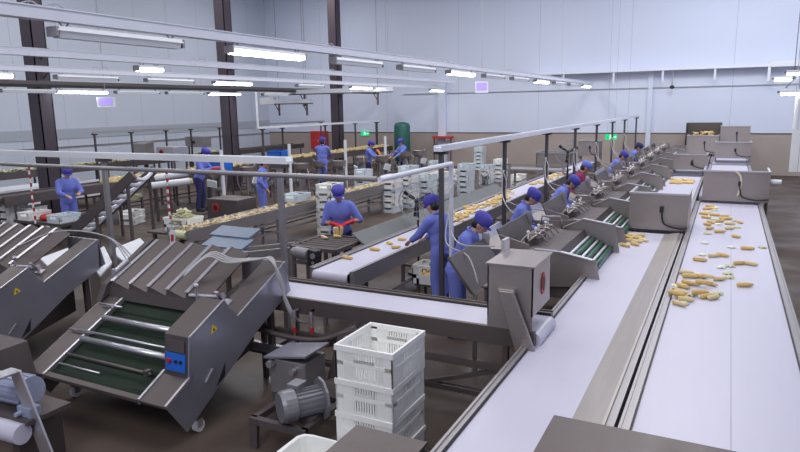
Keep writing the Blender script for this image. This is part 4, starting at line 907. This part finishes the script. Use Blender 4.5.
MB().lathe([(.1, .25), (.36, .35), (.40, .5), (.40, top-.2), (.34, top-.06), (.12, top)], (0, 0, 0), 28).build('tank_body', 'gtank', t, smooth=True)
for k in range(3): an = 2*PI*k/3; MB().box(.3*math.cos(an)-.03, .3*math.cos(an)+.03, .3*math.sin(an)-.03, .3*math.sin(an)+.03, 0, .4).build('leg', 'gtank', t)
a = PY(194, 141, 19.6)
t = thing('control_box', 'grey control box on posts by the left wall, above a bent worker', 'cabinet', (a.x, 19.6, 0)); MB().box(-.5, .55, 0, .4, a.z-.25, a.z+.18).build('box_body', 'frame', t, bevel=.01)
MB().box(-.1, .05, -.02, 0, a.z-.1, a.z).build('dial', 'black', t)
b = MB(); b.box(-.45, -.4, .1, .15, 0, a.z-.25); b.box(.45, .5, .1, .15, 0, a.z-.25); b.build('leg_frame', 'iron', t)
t = thing('red_bench', 'red shelf against the back wall beside the pilaster', 'shelf', (PY(433, 139, 29.4).x, 29.3, 0)); MB().box(0, 1.0, 0, .4, 1.42, 1.52).build('shelf_top', 'redp', t); b = MB(); b.box(.03, .08, .1, .15, 0, 1.42); b.box(.92, .97, .1, .15, 0, 1.42); b.build('shelf_leg', 'iron', t)
# right side: curtain and wall lamps
a = PY(794, 113, 21); c = PY(794, 172, 21)
t = thing('strip_curtain', 'white plastic strip curtain at the right picture edge by the back wall', 'curtain', (a.x, 21, c.z))
for k in range(8): MB().box(.22*k, .22*k+.21, -.01*(k % 2), .008-.01*(k % 2), .0, a.z-c.z).build('strip', 'ply', t)
MB().box(-.05, 1.8, -.04, .04, a.z-c.z, a.z-c.z+.08).build('curtain_rail', 'tray', t)
b = MB(); b.cyl((0, 0, a.z-c.z), (0, 0, ZC-c.z), .01, n=5); b.cyl((1.75, 0, a.z-c.z), (1.75, 0, ZC-c.z), .01, n=5); b.build('suspension_wire', 'wire', t)
for i, (px, py, lab) in enumerate(((783, 80, 'lit lamp on a bracket right of the wall ledge, farther one'), (797, 74, 'lit lamp at the right edge just above its neighbour'), (792, 94, 'lamp on a dark bracket at the right edge, lowest of the three'))):
    Y = 24-3*i; a = PY(px, py, Y)
    t = thing('bracket_lamp', lab, 'lamp', (a.x, Y, a.z), 0, 'lamps at the right edge')
    MB().box(-.25, .25, -.1, .1, .03, .10).build('housing', 'white', t, bevel=.01); MB().box(-.23, .23, -.09, .09, -.03, .03).build('diffuser', 'lit', t)
    b = MB(); b.box(-.3, .35, .1, .14, .02, .08); b.beam((.1, .12, -.25), (.3, .12, .02), .04, .04); b.cyl((.3, .12, .08), (.3, .12, ZC-a.z), .012, n=6); b.build('bracket', 'post', t)
t = thing('electrical_pipe', 'white pipe with fittings hanging at the right edge under the lowest lamp', 'pipe', tuple(PY(797, 112, 18)))
MB().cyl((0, 0, -.4), (0, 0, .35), .06).build('pipe_body', 'white', t); MB().cyl((0, 0, .3), (0, 0, ZC-3.0), .015, n=6).build('suspension_rod', 'wire', t)
a = PY(672, 87, 29.6)
t = thing('ceiling_camera', 'small dark camera on a rod below the wall ledge', 'camera', tuple(a)); MB().ell((0, 0, 0), (.09, .09, .08), 12, 8).build('camera_dome', 'black', t); MB().cyl((0, 0, .05), (0, 0, 4.3-a.z), .02, n=6).build('rod', 'wire', t)
# vertical cables at back
for i, (px, lab) in enumerate(((513, 'thin black cable dropping from the ceiling to the nearest trunk near the middle'), (573, 'thin black cable dropping from the ceiling, just left of the wall ledge lamps'), (394, 'thin cable dropping to the nearest trunk right of the farthest column'))):
    pass
# warning chains (red white)
for i, (px, py0, py1, z1, lab) in enumerate(((27, 156, 202, 2.25, 'red and white plastic chain hanging from the cable tray at far left'), (165, 160, 186, 2.25, 'red and white plastic chain hanging from the cable tray near the middle'))):
    a = PY(px, py0, 6.1); n_ = 15
    z0 = 2.28-(.95 if i == 0 else .75); t = thing('warning_chain', lab, 'chain', (a.x, 6.18, z0), 0, 'red and white hanging chains')
    for k in range(n_):
        zz = (2.28-z0)*k/n_; MB().obox((.012*(k % 2), -.08, zz+.02), (.028, .016, (2.28-z0)/n_*.9), (0, .2*(k % 2), 0)).build('chain_link', 'redp' if k % 2 else 'white', t)
t = thing('hanging_tag', 'white card tag with red print at the end of the middle chain', 'tag', (PY(169, 195, 6.1).x, 6.1, 1.20), .3)
MB().obox((0, 0, .12), (.07, .01, .22), (0, .1, 0)).build('tag_card', 'white', t); MB().obox((0, -.008, .12), (.04, .004, .10), (0, .1, 0)).build('tag_print', 'redp', t); MB().cyl((0, 0, .22), (0, 0, .4), .004, n=5).build('string', 'wire', t)
# left clutter
a = PZ(33, 205, .95)
t = thing('clutter_bench', 'dark bench under the hanging chain at far left with a red cloth', 'bench', (a.x, a.y, 0)); MB().box(-.8, .9, 0, .6, .50, .56).build('bench_top', 'iron', t)
for x in (-.7, .8): MB().box(x-.04, x+.04, .05, .55, 0, .5).build('leg', 'iron', t)
o = MB().ell((0, 0, .06), (.22, .18, .10), 12, 8).build('red_cloth', 'redp', None, (a.x+.05, a.y+.3, .56)); tag(o, 'crumpled red cloth on the dark bench at far left', 'cloth')
stack(a.x-.45, a.y+.3, 1, 'on the dark bench left of the red cloth', 'w', z=.56); stack(a.x+.6, a.y+.3, 1, 'on the dark bench right of the red cloth', 'b', z=.56)
p = PZ(77, 237, 0); stack(p.x, p.y+.2, 1, 'on the floor beside the nearest column foot', 'w', .3, 0)
p = PZ(86, 228, 0); stack(p.x+.6, p.y+1.0, 2, 'behind the worker by the column', 'w', .3, 0)
a = PZ(80, 215, .3); o = huskheap('husk_pile', a.x-.3, a.x+.5, a.y+1, a.y+1.7, .55, .12, 180, 'small heap of yellowish husks behind the worker by the nearest column')
# white covers behind second husker
for i, (q, lab) in enumerate(((((84, 258), (104, 246), (112, 262), (100, 275)), 'white sheet metal cover leaning behind the left husker'), (((40, 258), (70, 247), (80, 258), (50, 268)), 'flat white panel lying behind the left husker'), (((110, 250), (140, 238), (150, 248), (125, 262)), 'pale tray with a yellow husk behind the centre husker'))):
    z = (.95, .35, .78)[i]; pts = [PZ(x, y, z) for x, y in q]; c0 = sum(pts, Vector())/4
    t = thing('white_cover', lab, 'cover', (c0.x, c0.y, 0), 0, 'white sheet covers')
    loc = [(p.x-c0.x, p.y-c0.y) for p in pts]; MB().prism(loc, 'z', z-.03, z).build('sheet', 'white', t)
    loc2 = [(x*.8, y*.8) for x, y in loc]; MB().prism(loc2, 'z', 0, z-.03).build('plinth', 'steel', t)
# ------------------------------------------------------------------ fans
def fan(px, py, z, r, lab, rz, stand=True, m='black'):
    a = PZ(px, py, z); t = thing('pedestal_fan', lab, 'fan', (a.x, a.y, 0), rz, 'pedestal fans')
    b = MB(); n = 24
    for rr, yy in ((r, 0), (r*.98, -.05), (r*.98, .05), (r*.55, -.08), (r*.55, .08)): b.tube([(rr*math.cos(2*PI*k/n), yy, z+rr*math.sin(2*PI*k/n)) for k in range(n+1)], .006, 5, False)
    for k in range(16):
        an = 2*PI*k/16
        for s in (-1, 1): b.tube([(.03*math.cos(an), s*.1, z+.03*math.sin(an)), (r*.55*math.cos(an), s*.08, z+r*.55*math.sin(an)), (r*math.cos(an), 0, z+r*math.sin(an))], .003, 4, False)
    b.build('guard', 'wire', t)
    hub = MB().cyl((0, -.04, z), (0, .14, z), .045, n=14).build('motor_hub', m, t)
    for k in range(3):
        an = 2*PI*k/3+.4; c1 = Vector((math.cos(an), 0, math.sin(an))); c2 = Vector((-math.sin(an), 0, math.cos(an)))
        p0 = Vector((0, 0, z)); v = [p0+c1*.05-c2*.03+Vector((0, -.02, 0)), p0+c1*.05+c2*.03+Vector((0, .02, 0)), p0+c1*r*.85+c2*.05+Vector((0, .03, 0)), p0+c1*r*.85-c2*.03+Vector((0, -.03, 0))]
        v += [q+Vector((0, .006, 0)) for q in v]; MB().add(v, [(0, 1, 2, 3), (7, 6, 5, 4), (0, 4, 5, 1), (1, 5, 6, 2), (2, 6, 7, 3), (3, 7, 4, 0)]).build('blade', 'black', t)
    b = MB(); b.cyl((0, .1, .04), (0, .1, z-.04), .02, n=10); b.build('pole', m, t); MB().cyl((0, .1, 0), (0, .1, .04), .2, n=20).build('base', m, t)
    return t
fan(417, 201, 1.35, .33, 'round pedestal fan with black blades left of the worker facing the inspection belt', .3)
fan(484, 178, 1.2, .22, 'dark round pedestal fan standing among the crate stacks', -.6, m='iron')
fan(568, 152, 1.75, .33, 'dark pedestal fan above the shoulder of the maroon-clad worker', .2)
# ================================================================== PEOPLE
DG = None
def remesh(mb, name, m, voxel, parent, smooth_it=4, label=None):
    me = mb.mesh(name, m, True); o = bpy.data.objects.new(name, me); C.objects.link(o)
    r = o.modifiers.new('r', 'REMESH'); r.mode = 'VOXEL'; r.voxel_size = voxel; r.use_smooth_shade = True
    s = o.modifiers.new('s', 'SMOOTH'); s.factor = .5; s.iterations = smooth_it
    bpy.context.view_layer.update(); dg = bpy.context.evaluated_depsgraph_get()
    me2 = bpy.data.meshes.new_from_object(o.evaluated_get(dg)); o.modifiers.clear(); o.data = me2
    me2.polygons.foreach_set('use_smooth', [True]*len(me2.polygons)); o.parent = parent
    if label: o['label'] = label
    return o
def cap_(mb, p, q, r0, r1, n=12):
    """closed tapered capsule"""
    p = Vector(p); q = Vector(q); mb.cyl(p, q, r0, r1, n); mb.ell(p, (r0,)*3, n, 8); mb.ell(q, (r1,)*3, n, 8)
def person(lab, loc, face, lean=20, hands=((-.16, .42, 1.0), (.16, .42, 1.0)), headpitch=20, shirt='blue', trous='blued', gloves=None, capm='cap', sc=1., headyaw=0, legs=None, hairb=True, longsleeve=True, apron=None, voxel=.009):
    sc *= 1.06; t = thing('person', lab, 'person', loc, face); t.scale = (sc, sc, sc)
    hip = Vector((0, 0, .86)); Rl = Euler((-math.radians(lean), 0, 0)).to_matrix()
    def U(v): return hip + Rl @ (Vector(v)-hip)     # upper body point
    nk = U((0, .0, 1.36)); ch = U((0, .015, 1.20)); wa = U((0, 0, 1.02)); hc = U((0, .02, 1.36))
    Rh = Rl @ Euler((-math.radians(headpitch), 0, math.radians(headyaw))).to_matrix()
    def Hd(v): return hc + Rh @ Vector(v)
    body = MB(); sk = 1.0
    # legs
    fx = legs or ((-.10, .02), (.10, -.02))
    shoe = MB(); tr = MB()
    for (x, y), s in zip(fx, (-1, 1)):
        h0 = Vector((s*.085, 0, .84)); kn = Vector((s*.09+(x-s*.09)*.5, .03+y*.5, .46)); an = Vector((x, y-.02, .09))
        cap_(body, h0, kn, .078, .052); cap_(body, kn, an, .052, .034); body.ell((x, y+.06, .04), (.04, .12, .035))
        cap_(tr, h0, kn, .098, .072); cap_(tr, kn, an+Vector((0, 0, .02)), .072, .06)
        shoe.ell((x, y+.05, .045), (.052, .14, .045)); shoe.box(x-.045, x+.045, y-.07, y+.17, 0, .03); cap_(shoe, (x, y-.03, .05), (x, y-.02, .22), .05, .062)
    tr.ell((0, 0, .88), (.165, .115, .11)); tr.ell((0, -.03, .84), (.15, .11, .09))
    body.ell((0, 0, .88), (.145, .10, .11)); body.ell(ch, (.15, .10, .17), R=Rl); body.ell(wa, (.125, .09, .14), R=Rl)
    cap_(body, U((-.15, 0, 1.30)), U((.15, 0, 1.30)), .055, .055); cap_(body, U((0, 0, 1.30)), Hd((0, .0, .06)), .052, .048)
    # head
    body.ell(Hd((0, .01, .155)), (.074, .092, .105), 20, 14, Rh); body.ell(Hd((0, .035, .09)), (.052, .058, .052), 16, 10, Rh)
    body.ell(Hd((0, .105, .125)), (.013, .02, .024), 10, 8, Rh); body.ell(Hd((0, .085, .095)), (.022, .016, .011), 10, 8, Rh)
    for s in (-1, 1): body.ell(Hd((s*.075, 0, .135)), (.012, .022, .032), 10, 8, Rh); body.ell(Hd((s*.03, .088, .162)), (.016, .012, .007), 8, 6, Rh)
    sh = MB(); sh.ell(ch, (.185, .135, .20), R=Rl); sh.ell(wa, (.165, .125, .19), R=Rl); sh.ell(U((0, 0, .88)), (.175, .13, .15), R=Rl)
    cap_(sh, U((-.135, 0, 1.30)), U((.135, 0, 1.30)), .08, .08); sh.ell(U((0, .0, 1.355)), (.075, .07, .035), R=Rl)
    gl = MB()
    for s, hd in zip((-1, 1), hands):
        s0 = U((s*.175, 0, 1.29)); h = Vector(hd); dv = h-s0; L = dv.length; a1, a2 = .27, .25
        if L > a1+a2-.01: h = s0+dv*((a1+a2-.01)/L); dv = h-s0; L = dv.length
        cosA = (a1*a1+L*L-a2*a2)/(2*a1*L); A = math.acos(max(-1, min(1, cosA)))
        dn = dv.normalized(); pole = Vector((s*.8, -.35, -1)); pole = (pole-dn*pole.dot(dn)).normalized()
        el = s0+dn*a1*math.cos(A)+pole*a1*math.sin(A)
        cap_(body, s0, el, .045, .038); cap_(body, el, h, .038, .026)
        # sleeves
        cap_(sh, s0, el, .072, .062)
        if longsleeve: cap_(sh, el, el+(h-el)*.82, .060, .045)
        else: pass
        fd = (h-el).normalized(); side = fd.cross(Vector((0, 0, 1))).normalized(); upn = side.cross(fd)
        for tgt, inf in ((body, 0), (gl, .004)):
            if inf and not gloves: continue
            R = Matrix((side, fd, upn)).transposed()
            tgt.ell(h+fd*.045, (.042+inf, .055+inf, .018+inf), 14, 10, R)
            for k, (o, ln) in enumerate(((-.030, .062), (-.010, .072), (.011, .066), (.030, .052))):
                p0 = h+fd*.085+side*o; p1 = p0+fd*ln*.5-upn*.008; p2 = p1+fd*ln*.35-upn*ln*.35
                cap_(tgt, p0-fd*.02, p1, .010+inf, .0095+inf, 8); cap_(tgt, p1, p2, .0095+inf, .008+inf, 8)
            th0 = h+fd*.02-side*s*.035; th1 = th0+fd*.03-side*s*.03-upn*.01; th2 = th1+fd*.03-side*s*.004-upn*.012
            cap_(tgt, th0, th1, .013+inf, .011+inf, 8); cap_(tgt, th1, th2, .011+inf, .009+inf, 8)
            if inf: cap_(tgt, h-fd*.09, h+fd*.02, .040, .034, 12)
    bd = remesh(body, 'body', 'skin', voxel, t, 2)
    remesh(sh, 'work_shirt', shirt, .016, t, 4); remesh(tr, 'trousers', trous, .016, t, 4); remesh(shoe, 'boots', 'black', .016, t, 2)
    if gloves: remesh(gl, 'gloves', gloves, .008, t, 2, 'red rubber gloves' if gloves == 'red' else None)
    # face pieces
    for s in (-1, 1): MB().ell(Hd((s*.028, .094, .148)), (.011, .007, .006), 10, 6, Rh).build('eye', 'hair', t, smooth=True)
    MB().ell(Hd((0, .092, .082)), (.020, .008, .005), 10, 6, Rh).build('mouth', 'lips', t, smooth=True)
    b = MB(); b.ell(Hd((0, -.035, .125)), (.072, .07, .075), 18, 12, Rh); b.build('hair', 'hair', t, smooth=True)
    # cap: puffy crown, band and peak
    b = MB(); n = 28
    prof = [(.086, .150), (.094, .175), (.106, .205), (.108, .235), (.096, .268), (.064, .290), (.014, .299)]
    v = []; f = []
    for r, z in prof:
        for k in range(n):
            a = 2*PI*k/n; pl = 1+.035*math.sin(a*7)*(r > .05); v.append(Hd((r*pl*math.cos(a), r*pl*1.12*math.sin(a)-.004, z)))
    for i in range(len(prof)-1):
        for k in range(n): f.append((i*n+k, i*n+(k+1) % n, (i+1)*n+(k+1) % n, (i+1)*n+k))
    f += [tuple(range(n-1, -1, -1)), tuple(range((len(prof)-1)*n, len(prof)*n))]
    b.add(v, f); cp = b.build('cap', capm, t, smooth=True)
    b = MB(); v = []; N = 9
    for k in range(N):
        a = PI*(.12+.76*k/(N-1)); v += [Hd((.085*math.cos(a), .095*math.sin(a), .178)), Hd((.098*math.cos(a), .155*math.sin(a), .166))]
    v += [q-Rh @ Vector((0, 0, .006)) for q in v]; f = []
    for k in range(N-1): f += [(2*k, 2*k+1, 2*k+3, 2*k+2), (2*N+2*k, 2*N+2*k+2, 2*N+2*k+3, 2*N+2*k+1), (2*k+1, 2*N+2*k+1, 2*N+2*k+3, 2*k+3), (2*k, 2*k+2, 2*N+2*k+2, 2*N+2*k)]
    f += [(0, 2*N, 2*N+1, 1), (2*N-2, 2*N-1, 4*N-1, 4*N-2)]
    b.add(v, f).build('cap_peak', capm, cp, smooth=True)
    # collar and front placket
    b = MB(); n = 20; b.tube([U((.07*math.cos(2*PI*k/n), .062*math.sin(2*PI*k/n)+.005, 1.375-.02*math.sin(2*PI*k/n))) for k in range(n+1)], .016, 6, False); b.build('collar', shirt, t, smooth=True)
    if apron:
        b = MB(); b.prism([(-.16, .45), (.16, .45), (.17, 1.0), (.12, 1.22), (-.12, 1.22), (-.17, 1.0)], 'y', .145, .155); b.v = [U(q) if q.z > .86 else q for q in b.v]; b.build('apron', apron, t)
    return t
def at(px, py, z): return PZ(px, py, z)
# foreground centre worker with red gloves
p = at(341, 192, 1.50)
def foot(px, py, z, lean, sc=1, face=0):
    """foot position so that the head centre projects to px,py"""
    q = PZ(px, py, z); off = math.sin(math.radians(lean))*.62*sc
    return Vector((q.x+off*math.sin(face), q.y-off*math.cos(face), 0))
def step_box(x, y, lab):
    t = thing('step_platform', lab, 'platform', (x, y, 0), 0, 'step platforms of the far workers'); MB().box(-.4, .4, -.4, .4, .24, .28).build('step_top', 'iron', t)
    for sx in (-.36, .36):
        for sy in (-.36, .36): MB().box(sx-.03, sx+.03, sy-.03, sy+.03, 0, .24).build('leg', 'iron', t)
f7 = math.radians(205)
person('worker in blue with red gloves holding corn cobs, in front of a tall crate stack', foot(339, 193, 1.58, 12, 1, f7), f7, 12, ((-.16, .27, 1.04), (.06, .30, 1.02)), 12, gloves='red', longsleeve=False, legs=((-.11, 0), (.11, 0)), voxel=.008)
w7 = [o for o in bpy.data.objects if o.name.startswith('person')][-1]
for k, (dx, dy) in enumerate(((-.06, .02), (.05, .0), (.0, .04))):
    q = Matrix.Rotation(f7, 3, 'Z') @ Vector((dx, .44+dy, .97)); o = bpy.data.objects.new('corn_cob', cobs[k % 2]); C.objects.link(o); o.location = w7.location+q; o.rotation_euler = (0, PI/2+.15*(k-1), f7)
    tag(o, 'yellow corn cob held upright in the red gloves', 'corn cob', 'corn cobs held in red gloves')
W = [
 ('worker in blue with back turned, bending over the inspection belt beside the fan', (436, 205), 1.58, 10, 70, dict(trous='blue', legs=((-.11, 0), (.11, 0)))),
 ('worker in blue with dark cap looking down at the first feed tray, behind the hoses', (474, 220), 1.56, 22, -80, dict(trous='blue')),
 ('worker in blue leaning over a feed tray, just behind the nearest small husker', (527, 194), 1.58, 20, -80, {}),
 ('worker in blue leaning forward below the pedestal fan', (568, 178), 1.56, 30, -80, dict(trous='blue')),
 ('worker in maroon smock and bright blue cap behind the row of huskers', (582, 167), 1.56, 15, -70, dict(shirt='maroon', capm='blue')),
 ('worker in blue bending far down the husker row, left of a similar one', (620, 154), 1.56, 25, -80, {}),
 ('worker in blue farthest along the husker row, with a dark cap', (636, 146), 1.58, 18, -80, dict(capm='blued')),
 ('worker in blue shirt and trousers standing by the nearest column, arms forward', (66, 173), 1.58, 5, -110, dict(trous='blue', hands=((-.14, .38, 1.05), (.14, .42, 1.02)))),
 ('far worker in blue and dark trousers with red gloves, bent over a bowl cutter', (202, 153), 1.86, 12, -70, dict(gloves='red', hands=((-.14, .42, 1.1), (.14, .42, 1.1)))),
 ('worker in blue behind the thin posts, left of the single crate on the husk conveyor', (262, 163), 1.58, 5, -60, dict(trous='blue', hands=((-.2, .12, .80), (.2, .15, .85)))),
 ('worker in blue seen from behind in front of the red cabinet', (322, 142), 1.86, 5, 20, dict(trous='blue')),
 ('worker in blue and purple cap with an orange hose, beside the exit sign', (369, 141), 1.72, 5, -70, {}),
 ('worker in blue in front of the green tank', (402, 139), 1.72, 3, 150, {}),
]
for i, (lab, (px, py), z, lean, face, kw) in enumerate(W):
    fr = math.radians(face); far = py < 170
    kw.setdefault('hands', ((-.15, .46, .96), (.15, .46, .96)))
    F = foot(px, py, z, lean, 1, fr)
    if z > 1.8: F.z = .28; step_box(F.x, F.y, 'low step platform under the %s' % ('far worker at the red-dial cabinet' if px < 250 else 'worker before the red cabinet'))
    person(lab, F, fr, lean, headpitch=17, voxel=.012 if far else .009, **kw)
b = MB(); q = PZ(377, 150, 1.3); b.tube([q, q+Vector((.15, -.05, -.15)), q+Vector((.3, -.1, -.5)), q+Vector((.35, -.1, -.9)), q+Vector((.45, -.12, -1.25))], .05, 8)
tag(b.build('orange_hose', mat('orange_rubber', (.75, .22, .05), .5), smooth=True), 'orange hose held by the worker beside the exit sign', 'hose')
# ================================================================== LIGHT
def area(loc, size, e, col, rot=(0, 0, 0), sy=None):
    l = bpy.data.lights.new('unseen_light', 'AREA'); l.energy = e; l.color = col; l.size = size
    if sy: l.shape = 'RECTANGLE'; l.size_y = sy
    o = bpy.data.objects.new('unseen_light', l); o.location = loc; o.rotation_euler = rot; C.objects.link(o)
for (x, y, e) in ((-1.0, 3, 165), (-1.0, 12, 380), (-1, 21, 480), (-9, 4, 150), (-9, 13, 300), (-9, 22, 420), (-18, 6, 260), (-18, 15, 330), (-18, 24, 330)):
    area((x, y, 9.3), 3.5, e, (1.0, .985, .985))
wd = bpy.data.worlds.new('world'); bpy.context.scene.world = wd; wd.use_nodes = True
area((-3, -3, 8.2), 3, 300, (1, .985, .97), (math.radians(42), 0, math.radians(15)))  # added unseen light behind the camera, brightens crates and machine fronts
area((1.5, 21.5, 8.2), 5, 260, (.95, .98, 1), (math.radians(80), 0, 0), 2)  # added unseen light that washes the upper right of the back wall
wd.node_tree.nodes['Background'].inputs[0].default_value = (.75, .8, 1, 1); wd.node_tree.nodes['Background'].inputs[1].default_value = .5
# ================================================================== CAMERA
cd = bpy.data.cameras.new('camera'); cd.sensor_width = 36; cd.lens = FPX/800*36; cd.clip_end = 200
co = bpy.data.objects.new('camera', cd); C.objects.link(co)
co.matrix_world = Matrix.Translation((0, 0, HC)) @ RM.to_4x4()
bpy.context.scene.camera = co
vs = bpy.context.scene.view_settings; vs.view_transform = 'Standard'; vs.look = 'None'; vs.gamma = 1; vs.use_curve_mapping = False; vs.exposure = 0.0
